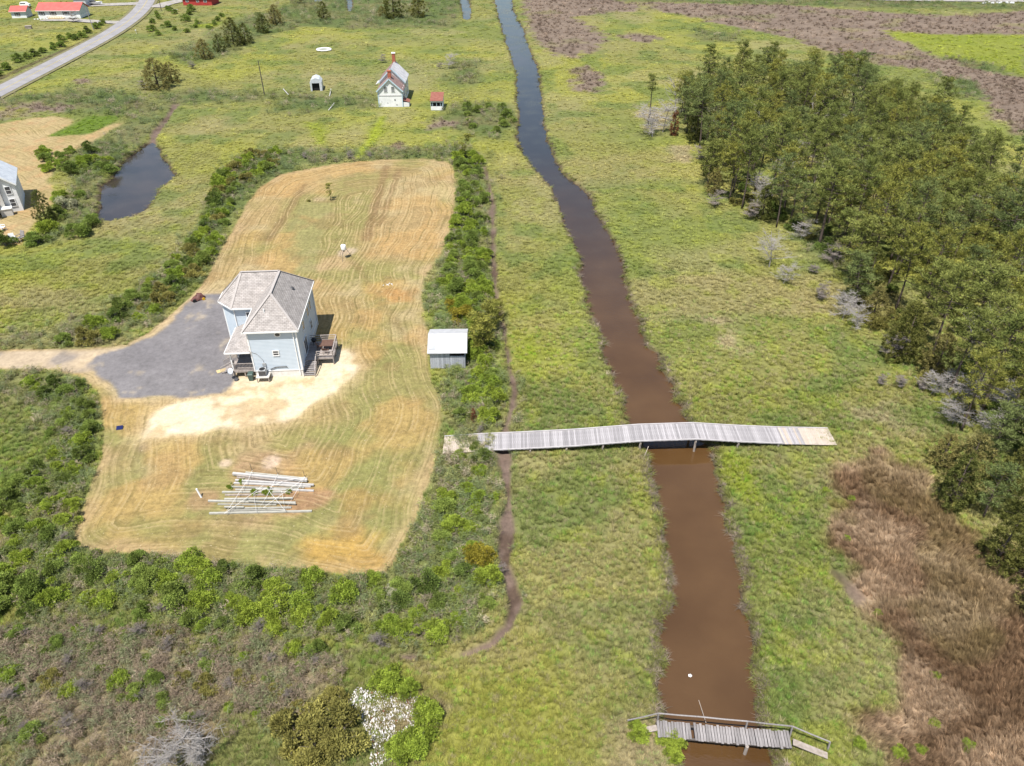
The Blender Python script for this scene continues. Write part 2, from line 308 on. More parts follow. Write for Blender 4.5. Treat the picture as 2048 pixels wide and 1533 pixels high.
    pm = sstep(.4, -.4, sdist(X, Y, P_MUD, 6) + w * 1.4)
    mudc = lerp(np.tile(C(.130, .093, .074), (len(X), 1)), C(.080, .054, .040), sstep(.4, .65, n3))
    col = lerp(col, mudc, np.maximum(gut, pm * .8)); z = z - .42 * sstep(.5, -.5, dg)
    return dict(col=np.clip(col, 0, 1), z=z, lawn=lawn, sl=sl, field=field, sf=sf, gravel=gravel * lawn, sand=sand * lawn, drive=drive * lawn, brown=brown, reed=reed, sdw=sdw, mud=np.maximum(np.maximum(mud, gut), pm), gut=np.maximum(gut, pm), septic=sp, w=w, n2=n2, n3=n3, dg=dg)

# ------------------------------------------------------------------ materials
def new_mat(name):
    m = bpy.data.materials.new(name); m.use_nodes = True; nt = m.node_tree
    return m, nt, nt.nodes, nt.links, nt.nodes['Principled BSDF']

def mat(name, c1, c2=None, scale=4.0, rough=.8, bump=0.0, bscale=None, metal=0.0, per_object=0.0, stretch=(1, 1, 1), spec=.3, coords='Object', detail=5):
    m, nt, N, L, B = new_mat(name); c2 = c2 or c1
    tc = N.new('ShaderNodeTexCoord'); mp = N.new('ShaderNodeMapping'); mp.inputs['Scale'].default_value = stretch
    L.new(tc.outputs[coords], mp.inputs[0])
    no = N.new('ShaderNodeTexNoise'); no.inputs['Scale'].default_value = scale; no.inputs['Detail'].default_value = detail; L.new(mp.outputs[0], no.inputs['Vector'])
    rp = N.new('ShaderNodeValToRGB'); rp.color_ramp.elements[0].color = (*c1, 1); rp.color_ramp.elements[1].color = (*c2, 1)
    rp.color_ramp.elements[0].position = .32; rp.color_ramp.elements[1].position = .68
    L.new(no.outputs['Fac'], rp.inputs[0]); out = rp.outputs[0]
    if per_object:
        oi = N.new('ShaderNodeObjectInfo'); mr = N.new('ShaderNodeMapRange'); mr.inputs['To Min'].default_value = 1 - per_object; mr.inputs['To Max'].default_value = 1 + per_object
        L.new(oi.outputs['Random'], mr.inputs[0])
        mx = N.new('ShaderNodeMix'); mx.data_type = 'RGBA'; mx.blend_type = 'MULTIPLY'; mx.inputs['Factor'].default_value = 1
        L.new(out, mx.inputs['A']); L.new(mr.outputs[0], mx.inputs['B']); out = mx.outputs['Result']
    L.new(out, B.inputs['Base Color'])
    B.inputs['Roughness'].default_value = rough; B.inputs['Metallic'].default_value = metal; B.inputs['Specular IOR Level'].default_value = spec
    if bump:
        n2 = N.new('ShaderNodeTexNoise'); n2.inputs['Scale'].default_value = bscale or scale * 4; L.new(mp.outputs[0], n2.inputs['Vector'])
        bp = N.new('ShaderNodeBump'); bp.inputs['Strength'].default_value = bump; bp.inputs['Distance'].default_value = .05
        L.new(n2.outputs['Fac'], bp.inputs['Height']); L.new(bp.outputs[0], B.inputs['Normal'])
    return m

def leaf_mat(name, c1, c2, trans=.3, vary=.28, tint=None):
    """foliage: colour differs from tree to tree and leaf to leaf; some light passes through"""
    m, nt, N, L, B = new_mat(name); N.remove(B); out = N['Material Output']
    ge = N.new('ShaderNodeNewGeometry'); oi = N.new('ShaderNodeObjectInfo')
    if tint:
        a = N.new('ShaderNodeAttribute'); a.attribute_type = 'INSTANCER'; a.attribute_name = tint; base = a.outputs['Color']
    else:
        mx = N.new('ShaderNodeMix'); mx.data_type = 'RGBA'; mx.inputs['A'].default_value = (*c1, 1); mx.inputs['B'].default_value = (*c2, 1)
        ad = N.new('ShaderNodeMath'); ad.operation = 'MULTIPLY_ADD'; ad.inputs[1].default_value = .45; ad.use_clamp = True
        m2 = N.new('ShaderNodeMath'); m2.operation = 'MULTIPLY'; m2.inputs[1].default_value = .55
        L.new(oi.outputs['Random'], m2.inputs[0]); L.new(ge.outputs['Random Per Island'], ad.inputs[0]); L.new(m2.outputs[0], ad.inputs[2])
        L.new(ad.outputs[0], mx.inputs['Factor']); base = mx.outputs['Result']
    mr = N.new('ShaderNodeMapRange'); mr.inputs['To Min'].default_value = 1 - vary; mr.inputs['To Max'].default_value = 1 + vary
    L.new(ge.outputs['Random Per Island'], mr.inputs[0])
    mu = N.new('ShaderNodeMix'); mu.data_type = 'RGBA'; mu.blend_type = 'MULTIPLY'; mu.inputs['Factor'].default_value = 1
    L.new(base, mu.inputs['A'])
    if tint: L.new(mr.outputs[0], mu.inputs['B'])
    else:      # sprays of older and younger growth
        tc = N.new('ShaderNodeTexCoord'); nz = N.new('ShaderNodeTexNoise'); nz.inputs['Scale'].default_value = 1.1; nz.inputs['Detail'].default_value = 2; L.new(tc.outputs['Object'], nz.inputs['Vector'])
        nr = N.new('ShaderNodeMapRange'); nr.inputs['From Min'].default_value = .35; nr.inputs['From Max'].default_value = .65; nr.inputs['To Min'].default_value = .62; nr.inputs['To Max'].default_value = 1.4; L.new(nz.outputs['Fac'], nr.inputs[0])
        mm = N.new('ShaderNodeMath'); mm.operation = 'MULTIPLY'; L.new(mr.outputs[0], mm.inputs[0]); L.new(nr.outputs[0], mm.inputs[1]); L.new(mm.outputs[0], mu.inputs['B'])
    d = N.new('ShaderNodeBsdfDiffuse'); t = N.new('ShaderNodeBsdfTranslucent'); ms = N.new('ShaderNodeMixShader'); ms.inputs[0].default_value = trans
    L.new(mu.outputs['Result'], d.inputs[0]); L.new(mu.outputs['Result'], t.inputs[0]); L.new(d.outputs[0], ms.inputs[1]); L.new(t.outputs[0], ms.inputs[2]); L.new(ms.outputs[0], out.inputs[0])
    return m

def ground_mat(name, rough=.95, stripes=True, fine=1.0):
    m, nt, N, L, B = new_mat(name)
    at_ = N.new('ShaderNodeAttribute'); at_.attribute_name = 'col'
    tc = N.new('ShaderNodeNewGeometry'); pos = tc.outputs['Position']
    def noise(scale, detail=6, vec=None, rough_=.6):
        n = N.new('ShaderNodeTexNoise'); n.inputs['Scale'].default_value = scale; n.inputs['Detail'].default_value = detail; n.inputs['Roughness'].default_value = rough_
        L.new(vec or pos, n.inputs['Vector']); return n.outputs['Fac']
    def rng(v, a, b, lo=.3, hi=.7):
        r = N.new('ShaderNodeMapRange'); r.inputs['From Min'].default_value = lo; r.inputs['From Max'].default_value = hi; r.inputs['To Min'].default_value = a; r.inputs['To Max'].default_value = b
        L.new(v, r.inputs[0]); return r.outputs[0]
    def mul(c, f):
        x = N.new('ShaderNodeMix'); x.data_type = 'RGBA'; x.blend_type = 'MULTIPLY'; x.inputs['Factor'].default_value = 1; L.new(c, x.inputs['A']); L.new(f, x.inputs['B']); return x.outputs['Result']
    c = mul(at_.outputs['Color'], rng(noise(1.6 , 8, rough_=.75), 1 - .38 * fine, 1 + .38 * fine))
    c = mul(c, rng(noise(.35, 4), .85, 1.15))
    if stripes:
        st = N.new('ShaderNodeAttribute'); st.attribute_name = 'stripe'; sm = N.new('ShaderNodeAttribute'); sm.attribute_name = 'stripe_amount'
        def math_(op, a, b=None, cst=None):
            q = N.new('ShaderNodeMath'); q.operation = op; L.new(a, q.inputs[0])
            if b is not None: L.new(b, q.inputs[1])
            elif cst is not None: q.inputs[1].default_value = cst
            return q.outputs[0]
        wob = math_('MULTIPLY', noise(.045, 2), cst=8.0)
        s0 = math_('ADD', st.outputs['Fac'], wob)
        s1 = math_('ADD', s0, math_('MULTIPLY', noise(1.6, 2), cst=.22))
        n1 = N.new('ShaderNodeTexNoise'); n1.noise_dimensions = '1D'; n1.inputs['Scale'].default_value = 2.6; n1.inputs['Detail'].default_value = 3; L.new(s1, n1.inputs['W'])
        sig = rng(n1.outputs['Fac'], -1, 1, .34, .66)
        brk = rng(noise(.55, 5, rough_=.7), .0, 1.0, .38, .58)
        amt = math_('MULTIPLY', math_('MULTIPLY', sig, brk), sm.outputs['Fac'])
        hi = N.new('ShaderNodeMix'); hi.data_type = 'RGBA'; hi.clamp_factor = True; L.new(math_('MULTIPLY', amt, cst=.72), hi.inputs['Factor']); L.new(c, hi.inputs['A']); hi.inputs['B'].default_value = (.37, .28, .145, 1)
        lo = N.new('ShaderNodeMix'); lo.data_type = 'RGBA'; lo.clamp_factor = True; L.new(math_('MULTIPLY', amt, cst=-.72), lo.inputs['Factor']); L.new(hi.outputs['Result'], lo.inputs['A']); lo.inputs['B'].default_value = (.125, .100, .036, 1)
        c = lo.outputs['Result']
        # pale straw and chaff left lying in the cut grass
        sk = rng(noise(3.3, 2), 0, 1, .69, .73); sk = math_('MULTIPLY', sk, sm.outputs['Fac'])
        k = N.new('ShaderNodeMix'); k.data_type = 'RGBA'; L.new(math_('MULTIPLY', sk, cst=.75), k.inputs['Factor']); L.new(c, k.inputs['A']); k.inputs['B'].default_value = (.48, .40, .26, 1); c = k.outputs['Result']
    L.new(c, B.inputs['Base Color']); B.inputs['Roughness'].default_value = rough; B.inputs['Specular IOR Level'].default_value = .15
    bp = N.new('ShaderNodeBump'); bp.inputs['Strength'].default_value = .55; bp.inputs['Distance'].default_value = .12
    L.new(noise(3.0, 8, rough_=.75), bp.inputs['Height']); L.new(bp.outputs[0], B.inputs['Normal'])
    return m

M = {}
M['ground'] = ground_mat('marsh_ground', stripes=False)
M['lawn'] = ground_mat('mown_grass')
M['gravel'] = ground_mat('gravel_ground', stripes=False, fine=.55)
M['sand'] = ground_mat('sandy_ground', stripes=False, fine=.6)
def water_mat(name='tidal_water', c1=(.066, .0335, .0120), c2=(.092, .0490, .0190), far=None):
    m, nt, N, L, B = new_mat(name)
    g = N.new('ShaderNodeNewGeometry'); n = N.new('ShaderNodeTexNoise'); n.inputs['Scale'].default_value = .12; n.inputs['Detail'].default_value = 4; L.new(g.outputs['Position'], n.inputs['Vector'])
    rp = N.new('ShaderNodeValToRGB'); rp.color_ramp.elements[0].color = (*c1, 1); rp.color_ramp.elements[1].color = (*c2, 1); rp.color_ramp.elements[0].position = .35; rp.color_ramp.elements[1].position = .65
    L.new(n.outputs['Fac'], rp.inputs[0]); outc = rp.outputs[0]
    if far:      # base colour darkened upstream so distant water reads as grazing sky reflection
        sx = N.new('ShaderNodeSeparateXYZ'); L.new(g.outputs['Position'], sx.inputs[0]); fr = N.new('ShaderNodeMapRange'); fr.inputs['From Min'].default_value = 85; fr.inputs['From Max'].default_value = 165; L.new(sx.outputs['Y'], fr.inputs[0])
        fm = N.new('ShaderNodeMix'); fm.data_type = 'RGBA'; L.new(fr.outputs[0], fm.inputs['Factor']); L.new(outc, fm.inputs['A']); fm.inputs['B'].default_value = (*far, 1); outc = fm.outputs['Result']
    L.new(outc, B.inputs['Base Color'])
    B.inputs['Roughness'].default_value = .06; B.inputs['IOR'].default_value = 1.45; B.inputs['Specular IOR Level'].default_value = .75
    mp = N.new('ShaderNodeMapping'); mp.inputs['Scale'].default_value = (1, 2.2, 1); mp.inputs['Rotation'].default_value = (0, 0, .5); L.new(g.outputs['Position'], mp.inputs[0])
    n2 = N.new('ShaderNodeTexNoise'); n2.inputs['Scale'].default_value = 2.2; n2.inputs['Detail'].default_value = 3; L.new(mp.outputs[0], n2.inputs['Vector'])
    n3 = N.new('ShaderNodeTexNoise'); n3.inputs['Scale'].default_value = .16; L.new(g.outputs['Position'], n3.inputs['Vector'])
    mr = N.new('ShaderNodeMapRange'); mr.inputs['From Min'].default_value = .42; mr.inputs['From Max'].default_value = .62; mr.inputs['To Min'].default_value = .05; mr.inputs['To Max'].default_value = .55; L.new(n3.outputs['Fac'], mr.inputs[0])
    bp = N.new('ShaderNodeBump'); bp.inputs['Distance'].default_value = .06; L.new(mr.outputs[0], bp.inputs['Strength']); L.new(n2.outputs['Fac'], bp.inputs['Height']); L.new(bp.outputs[0], B.inputs['Normal'])
    return m
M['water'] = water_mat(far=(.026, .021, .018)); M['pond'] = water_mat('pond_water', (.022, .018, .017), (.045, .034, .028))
M['asphalt'] = mat('asphalt', (.215, .205, .21), (.28, .268, .27), .25, .9, .2, 20)
M['yellow_line'] = mat('yellow_paint', (.36, .30, .12), (.42, .33, .10), 1.5, .8)
M['pale_gravel'] = mat('pale_gravel', (.24, .225, .21), (.34, .31, .28), .5, .95)
M['siding'] = mat('blue_grey_siding', (.455, .52, .585), (.495, .555, .62), 1.2, .55)
M['white'] = mat('white_paint', (.72, .72, .72), (.80, .80, .79), 2, .5)
M['foundation'] = mat('painted_block_foundation', (.58, .56, .53), (.68, .66, .63), 2.5, .95)
M['glass'] = mat('window_glass', (.035, .04, .05), (.06, .065, .08), 1, .08, spec=.6)
M['brown_shutter'] = mat('brown_shutter', (.10, .055, .04), (.13, .075, .055), 3, .6)
M['weathered'] = mat('weathered_grey_wood', (.19, .172, .168), (.29, .268, .262), 3.0, .85, .25, 30, per_object=.22, stretch=(6, 1, 1))
M['deckwood'] = mat('grey_deck_wood', (.25, .215, .195), (.36, .32, .30), 3.0, .85, .2, 30, per_object=.16)
M['boardwalk'] = mat('boardwalk_plank', (.255, .238, .242), (.37, .348, .352), 2.2, .8, .2, 24, per_object=.26, stretch=(6, 1, 1))
M['newwood'] = mat('new_yellow_plank', (.40, .33, .27), (.50, .425, .36), 2.2, .8, .15, 24, per_object=.10, stretch=(6, 1, 1))
M['edgeboard'] = mat('pale_edge_board', (.36, .335, .34), (.46, .435, .43), 1.5, .8, .15, 20)
M['shedboard'] = mat('silvered_shed_board', (.30, .31, .34), (.43, .44, .475), 3.0, .85, .25, 30, per_object=.2, stretch=(6, 1, 1))
M['darkwood'] = mat('dark_wet_wood', (.06, .05, .045), (.10, .085, .075), 3, .85)
M['pile'] = mat('timber_pile', (.24, .20, .17), (.36, .31, .27), 4, .85, .2)
M['black'] = mat('black_metal', (.012, .012, .013), (.02, .02, .02), 3, .45)
M['grey_metal'] = mat('grey_painted_metal', (.30, .31, .32), (.36, .37, .38), 3, .45, spec=.5)
M['dark_metal'] = mat('dark_metal', (.05, .05, .055), (.08, .08, .085), 3, .4)
M['bin'] = mat('green_plastic', (.055, .085, .075), (.07, .105, .09), 2, .5)
M['concrete'] = mat('pale_concrete', (.45, .43, .40), (.55, .52, .48), 3, .9)
M['tarp'] = mat('brown_tarp', (.085, .035, .03), (.15, .065, .055), 2.5, .6, .4, 5)
M['yellow'] = mat('yellow_plastic', (.55, .33, .02), None, 2, .5)
M['brick'] = mat('red_brick', (.30, .085, .05), (.38, .13, .08), 5, .9)
M['rust'] = mat('rusty_red_metal', (.19, .062, .045), (.27, .11, .08), 1.6, .8)
M['oldwhite'] = mat('old_white_paint', (.62, .62, .62), (.78, .78, .77), .9, .75)
M['paleblue'] = mat('pale_blue_trim', (.40, .52, .60), (.46, .58, .65), 2, .6)
M['oldshingle'] = mat('old_red_brown_shingle', (.19, .12, .11), (.27, .18, .165), 2, .9, .3, 12)
M['greyshingle'] = mat('pale_grey_shingle', (.36, .36, .37), (.46, .46, .47), 1.6, .85, .2, 12)
M['greyroof'] = mat('worn_pale_roof', (.38, .37, .38), (.55, .54, .55), 1.0, .85)
M['redroof'] = mat('coral_red_metal_roof', (.52, .095, .08), (.58, .12, .10), .6, .45, stretch=(1, 1, 1))
M['galv'] = mat('galvanised_sheet', (.42, .44, .48), (.56, .58, .61), 1.5, .4, spec=.5)
M['dark'] = mat('dark_shade_paint', (.012, .012, .013), None, 1, .9)  # near-black panels stand in for shade in sheds and under the porch
M['barnred'] = mat('barn_red_paint', (.33, .035, .03), (.40, .05, .045), 1, .7)
M['bark'] = mat('pine_bark', (.070, .052, .042), (.135, .105, .088), 5, .95, .3)
M['deadwood'] = mat('bleached_deadwood', (.24, .215, .20), (.36, .335, .315), 4, .9)
M['deadwood_dark'] = mat('grey_brown_twigs', (.155, .13, .115), (.25, .215, .19), 4, .9)
M['timber'] = mat('treated_timber', (.27, .262, .225), (.38, .365, .32), 2.0, .8, .2, 15, per_object=.2, stretch=(1, 6, 1))
M['whitetimber'] = mat('bleached_timber', (.36, .345, .33), (.47, .45, .43), 2.0, .8, stretch=(1, 6, 1))
M['rope'] = mat('white_strap', (.72, .68, .64), None, 3, .8)
M['shell'] = mat('bleached_shell', (.52, .48, .46), (.75, .72, .70), 8, .7, per_object=.1)
M['solar'] = mat('solar_panel_blue', (.01, .015, .06), (.015, .02, .09), 6, .15, spec=.6)
M['tan'] = mat('tan_board', (.5, .38, .2), None, 2, .8)
M['palewall'] = mat('pale_grey_wall', (.52, .56, .56), (.58, .62, .62), 1, .7)
M['creamwall'] = mat('cream_wall', (.70, .68, .58), (.76, .74, .64), 1, .7)

def shingle_mat(name, c1, c2, c3):
    m, nt, N, L, B = new_mat(name)
    uv = N.new('ShaderNodeUVMap'); uv.uv_map = 'UVMap'
    br = N.new('ShaderNodeTexBrick'); br.inputs['Scale'].default_value = 1; br.inputs['Brick Width'].default_value = .46; br.inputs['Row Height'].default_value = .21; br.inputs['Mortar Size'].default_value = .018; br.inputs['Bias'].default_value = 0
    br.inputs['Color1'].default_value = (*c1, 1); br.inputs['Color2'].default_value = (*c2, 1); br.inputs['Mortar'].default_value = (*c3, 1)
    L.new(uv.outputs[0], br.inputs['Vector']); n = N.new('ShaderNodeTexNoise'); n.inputs['Scale'].default_value = 1.3; n.inputs['Detail'].default_value = 6; L.new(uv.outputs[0], n.inputs['Vector'])
    r = N.new('ShaderNodeMapRange'); r.inputs['From Min'].default_value = .3; r.inputs['From Max'].default_value = .7; r.inputs['To Min'].default_value = .8; r.inputs['To Max'].default_value = 1.2; L.new(n.outputs['Fac'], r.inputs[0])
    x = N.new('ShaderNodeMix'); x.data_type = 'RGBA'; x.blend_type = 'MULTIPLY'; x.inputs['Factor'].default_value = 1; L.new(br.outputs['Color'], x.inputs['A']); L.new(r.outputs[0], x.inputs['B'])
    L.new(x.outputs['Result'], B.inputs['Base Color']); B.inputs['Roughness'].default_value = .95; B.inputs['Specular IOR Level'].default_value = .15
    bp = N.new('ShaderNodeBump'); bp.inputs['Strength'].default_value = .5; bp.inputs['Distance'].default_value = .03; bp.invert = True; L.new(br.outputs['Fac'], bp.inputs['Height']); L.new(bp.outputs[0], B.inputs['Normal'])
    return m
M['shingle'] = shingle_mat('taupe_asphalt_shingle', (.315, .285, .267), (.375, .342, .322), (.20, .178, .167))
M['ridgecap'] = mat('shingle_ridge_cap', (.34, .308, .29), (.38, .347, .327), 3, .95)

def uv_planar(me):
    """one planar unwrap per face: u along the level line, v up the slope, in metres"""
    uv = me.uv_layers.new(name='UVMap')
    for p in me.polygons:
        n = p.normal; u = Vector((-n.y, n.x, 0)); u = u.normalized() if u.length > 1e-4 else Vector((1, 0, 0)); v = n.cross(u)
        for li in p.loop_indices:
            co = me.vertices[me.loops[li].vertex_index].co; uv.data[li].uv = (co.dot(u), co.dot(v))

# ------------------------------------------------------------------ ground sheets
def grid():
    ys = [-40, -20, -5, 5]; y = 12.0
    while y < 430: ys.append(y); y *= 1.0064
    while y < 7000: ys.append(y); y *= 1.16
    ys = np.array(ys); nu = 600; u = np.linspace(-1, 1, nu); hw = np.maximum(ys, 12) * .92 + 24
    X = (u[None, :] * hw[:, None]); Yg = np.repeat(ys[:, None], nu, 1)
    return X.ravel(), Yg.ravel(), len(ys), nu
GX, GY, NR, NU = grid()
CL = classify(GX, GY)
GZ = CL['z'].copy()
idx = np.arange(NR * NU).reshape(NR, NU)
QUADS = np.stack([idx[:-1, :-1], idx[:-1, 1:], idx[1:, 1:], idx[1:, :-1]], -1).reshape(-1, 4)
def fmean(a): return a[QUADS].mean(1)
f_lawn = fmean(CL['lawn']); f_gr = fmean(CL['gravel']); f_sd = fmean(CL['sand']); f_fd = fmean(CL['field']); f_dr = fmean(CL['drive'])
kind = np.zeros(len(QUADS), int)
kind[f_fd > .5] = 4; kind[f_lawn > .5] = 1; kind[(f_lawn > .5) & (f_sd > .5)] = 3; kind[(f_lawn > .5) & ((f_gr > .5) | (f_dr > .6))] = 2
def sheet(name, k, m):
    q = QUADS[kind == k]; used = np.unique(q); mp = np.full(NR * NU, -1); mp[used] = np.arange(len(used))
    me = np_mesh(name, np.stack([GX[used], GY[used], GZ[used]], 1), mp[q], m, True)
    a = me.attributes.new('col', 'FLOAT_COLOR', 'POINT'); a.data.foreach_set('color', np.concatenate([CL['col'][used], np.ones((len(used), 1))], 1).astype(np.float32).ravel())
    s = me.attributes.new('stripe', 'FLOAT', 'POINT'); sv = np.where(CL['field'][used] > .01, (GX[used] * .55 + GY[used] * .83) * 1.0, CL['sl'][used])
    s.data.foreach_set('value', sv.astype(np.float32))
    s = me.attributes.new('stripe_amount', 'FLOAT', 'POINT')
    am = np.maximum(CL['lawn'] * (1 - CL['sand']) * (1 - CL['gravel']) * (1 - CL['drive']) * (1 - .8 * CL['septic']), CL['field'] * .8)[used] * (.75 + .25 * sstep(75, 95, GY[used]))
    s.data.foreach_set('value', am.astype(np.float32))
    return tag(link(name, me), kind='structure')
sheet('marsh_ground', 0, M['ground']); sheet('lawn', 1, M['lawn']); sheet('gravel_driveway', 2, M['gravel']); sheet('sand_patch', 3, M['sand']); sheet('mown_field', 4, M['lawn'])

def water_sheet(name, poly, grow=1.2, z=WATER_Z):
    c = poly.mean(0); n = len(poly)
    # outset so the edge lies buried in the bank; the bank cuts the waterline
    pts = []
    for i in range(n):
        a = poly[i - 1]; b = poly[i]; d = poly[(i + 1) % n]; t = (d - a); t = t / (np.linalg.norm(t) + 1e-9); pts.append(b + np.array([t[1], -t[0]]) * grow)
    ar = sum(poly[i - 1][0] * poly[i][1] - poly[i][0] * poly[i - 1][1] for i in range(n))
    if ar < 0: pts = [2 * poly[i] - pts[i] for i in range(n)]
    b = MB(); b.face([(p[0], p[1], z) for p in pts]); return tag(b.build(name, M['pond']), kind='structure')
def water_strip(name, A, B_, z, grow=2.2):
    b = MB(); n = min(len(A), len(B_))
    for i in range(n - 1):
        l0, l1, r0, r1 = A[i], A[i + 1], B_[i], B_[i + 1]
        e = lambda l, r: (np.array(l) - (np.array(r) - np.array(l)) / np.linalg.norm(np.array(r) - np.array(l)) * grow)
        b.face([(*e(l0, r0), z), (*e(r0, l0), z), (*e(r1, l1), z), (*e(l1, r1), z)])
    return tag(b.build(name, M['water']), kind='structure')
def resample(P, n):
    d = np.r_[0, np.cumsum(np.linalg.norm(np.diff(P, axis=0), axis=1))]; t = np.linspace(0, d[-1], n)
    return np.stack([np.interp(t, d, P[:, 0]), np.interp(t, d, P[:, 1])], 1)
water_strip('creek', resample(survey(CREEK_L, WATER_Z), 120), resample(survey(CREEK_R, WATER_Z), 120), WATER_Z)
water_sheet('pond', P_POND, .8)
for p in P_POOLS: water_sheet('marsh_pool', p, .8)

def ribbon(name, line, w, m, z, zfun=None, kind='structure', offs=0.0, parent=None):
    P = resample(np.array(line), max(8, len(line) * 8)); b = MB(); L_ = []; R_ = []
    for i in range(len(P)):
        t = P[min(i + 1, len(P) - 1)] - P[max(i - 1, 0)]; t /= np.linalg.norm(t); nrm = np.array([-t[1], t[0]])
        L_.append((*(P[i] + nrm * (w / 2 + offs)), z)); R_.append((*(P[i] - nrm * (w / 2 - offs)), z))
    for i in range(len(P) - 1): b.face([R_[i], R_[i + 1], L_[i + 1], L_[i]])
    o = b.build(name, m, parent); 
    if parent is None: tag(o, kind=kind)
    return o
def smooth_line(P, n=3):
    P = np.array(P, float)
    for _ in range(n):
        Q = [P[0]]
        for a, b in zip(P[:-1], P[1:]): Q += [a * .75 + b * .25, a * .25 + b * .75]
        Q.append(P[-1]); P = np.array(Q)
    return P
RD = smooth_line(ROAD, 2)
road = ribbon('road', RD, 6.6, M['asphalt'], .26)
for s in (-.14, .14): ribbon('road_marking', RD, .12, M['yellow_line'], .268, offs=s)
shoulder = ribbon('road_shoulder', RD, 9.0, mat('road_shoulder_soil', (.12, .115, .05), (.19, .165, .09), .4, .95), .2)
ribbon('road', ROAD2, 7, M['pale_gravel'], .3)
ribbon('gravel_drive', survey([(85, 41), (140, 41), (200, 45), (262, 47)]), 5.0, M['pale_gravel'], .22)
ribbon('gravel_drive', survey([(165, 12), (230, 10), (285, 8)]), 7.0, M['pale_gravel'], .215)
ribbon('gravel_drive', survey([(310, 16), (335, 8), (372, 0)]), 7.0, M['pale_gravel'], .205)
# ------------------------------------------------------------------ foliage builders
def tri_soup(P, D, Ln, W, rng, quad=False):
    """leaves: P base points, D directions, length, width -> triangles (or diamonds)"""
    n = len(P); D = D / (np.linalg.norm(D, axis=1, keepdims=True) + 1e-9)
    r = rng.normal(size=(n, 3)); S = np.cross(D, r); S /= (np.linalg.norm(S, axis=1, keepdims=True) + 1e-9)
    Ln = np.broadcast_to(Ln, (n,))[:, None]; W = np.broadcast_to(W, (n,))[:, None]
    if quad:
        V = np.stack([P, P + D * Ln * .45 + S * W * .5, P + D * Ln, P + D * Ln * .45 - S * W * .5], 1).reshape(-1, 3)
        return V, np.arange(n * 4).reshape(-1, 4)
    V = np.stack([P - S * W * .5, P + S * W * .5, P + D * Ln], 1).reshape(-1, 3)
    return V, np.arange(n * 3).reshape(-1, 3)

def unit(rng, n):
    v = rng.normal(size=(n, 3)); return v / np.linalg.norm(v, axis=1, keepdims=True)

def pine_meshes(seed, h, spread, low, m_leaf, dens=1.0):
    rng = np.random.default_rng(seed); rn = random.Random(seed); tr = MB()
    lean = Vector((rn.uniform(-.8, .8), rn.uniform(-.8, .8), 0)); n = 9
    def tp(t): return Vector((lean.x * t ** 2 + .15 * math.sin(t * 5 + seed), lean.y * t ** 2 + .15 * math.cos(t * 4 + seed), h * t))
    tr.tube([tp(i / n * .97) for i in range(n + 1)], [.19 * (1 - .88 * i / n) * (h / 11) for i in range(n + 1)], 6)
    cl = []
    nb = int(30 * dens) + rn.randint(-2, 3)
    for i in range(nb):
        q = (i + rn.random()) / nb; t = low + (.97 - low) * q
        env = (math.sin(math.pi * (.16 + .74 * q ** .8))) ** .8          # rounded crown, widest below its middle
        Lb = spread * env * rn.uniform(.45, 1.15)
        a = i * 2.399 + rn.uniform(-.5, .5); el = rn.uniform(-.1, .3) + q * .5
        b = tp(t); d = Vector((math.cos(a) * math.cos(el), math.sin(a) * math.cos(el), math.sin(el)))
        mid = b + d * Lb * .55 + Vector((0, 0, -.05 * Lb)); e = b + d * Lb + Vector((0, 0, .15 * Lb))
        tr.tube([b, mid, e], [.05, .03, .012], 3, False)
        k = max(2, int(Lb * 1.45))
        for j in range(k):
            f = .4 + .62 * (j + rn.random()) / k; p = (b * (1 - f) + e * f) + Vector((rn.gauss(0, .3), rn.gauss(0, .3), rn.gauss(0.1, .2)))
            cl.append((*p, rn.uniform(.36, .74)))
    for j in range(5): p = tp(1) + Vector((rn.gauss(0, .5), rn.gauss(0, .5), -rn.random() * .6)); cl.append((*p, rn.uniform(.35, .55)))
    for i in range(rn.randint(3, 7)):      # dead lower limbs
        t = rn.uniform(.2, low + .1); a = rn.uniform(0, 6.28); b = tp(t); e = b + Vector((math.cos(a), math.sin(a), rn.uniform(-.2, .3))) * rn.uniform(.6, 1.6)
        tr.tube([b, e], [.025, .008], 3, False)
    cl = np.array(cl); per = 48
    D = unit(rng, len(cl) * per); D[:, 2] = D[:, 2] * .7 + .34
    c = np.repeat(cl, per, 0); P = c[:, :3] + D * c[:, 3:] * rng.uniform(.1, .9, (len(c), 1)) * np.array([1, 1, .6])
    V, Fc = tri_soup(P, D, rng.uniform(.24, .44, len(c)), rng.uniform(.06, .11, len(c)), rng)
    return tr.mesh('pine_trunk', M['bark'], True), np_mesh('pine_crown', V, Fc, m_leaf)

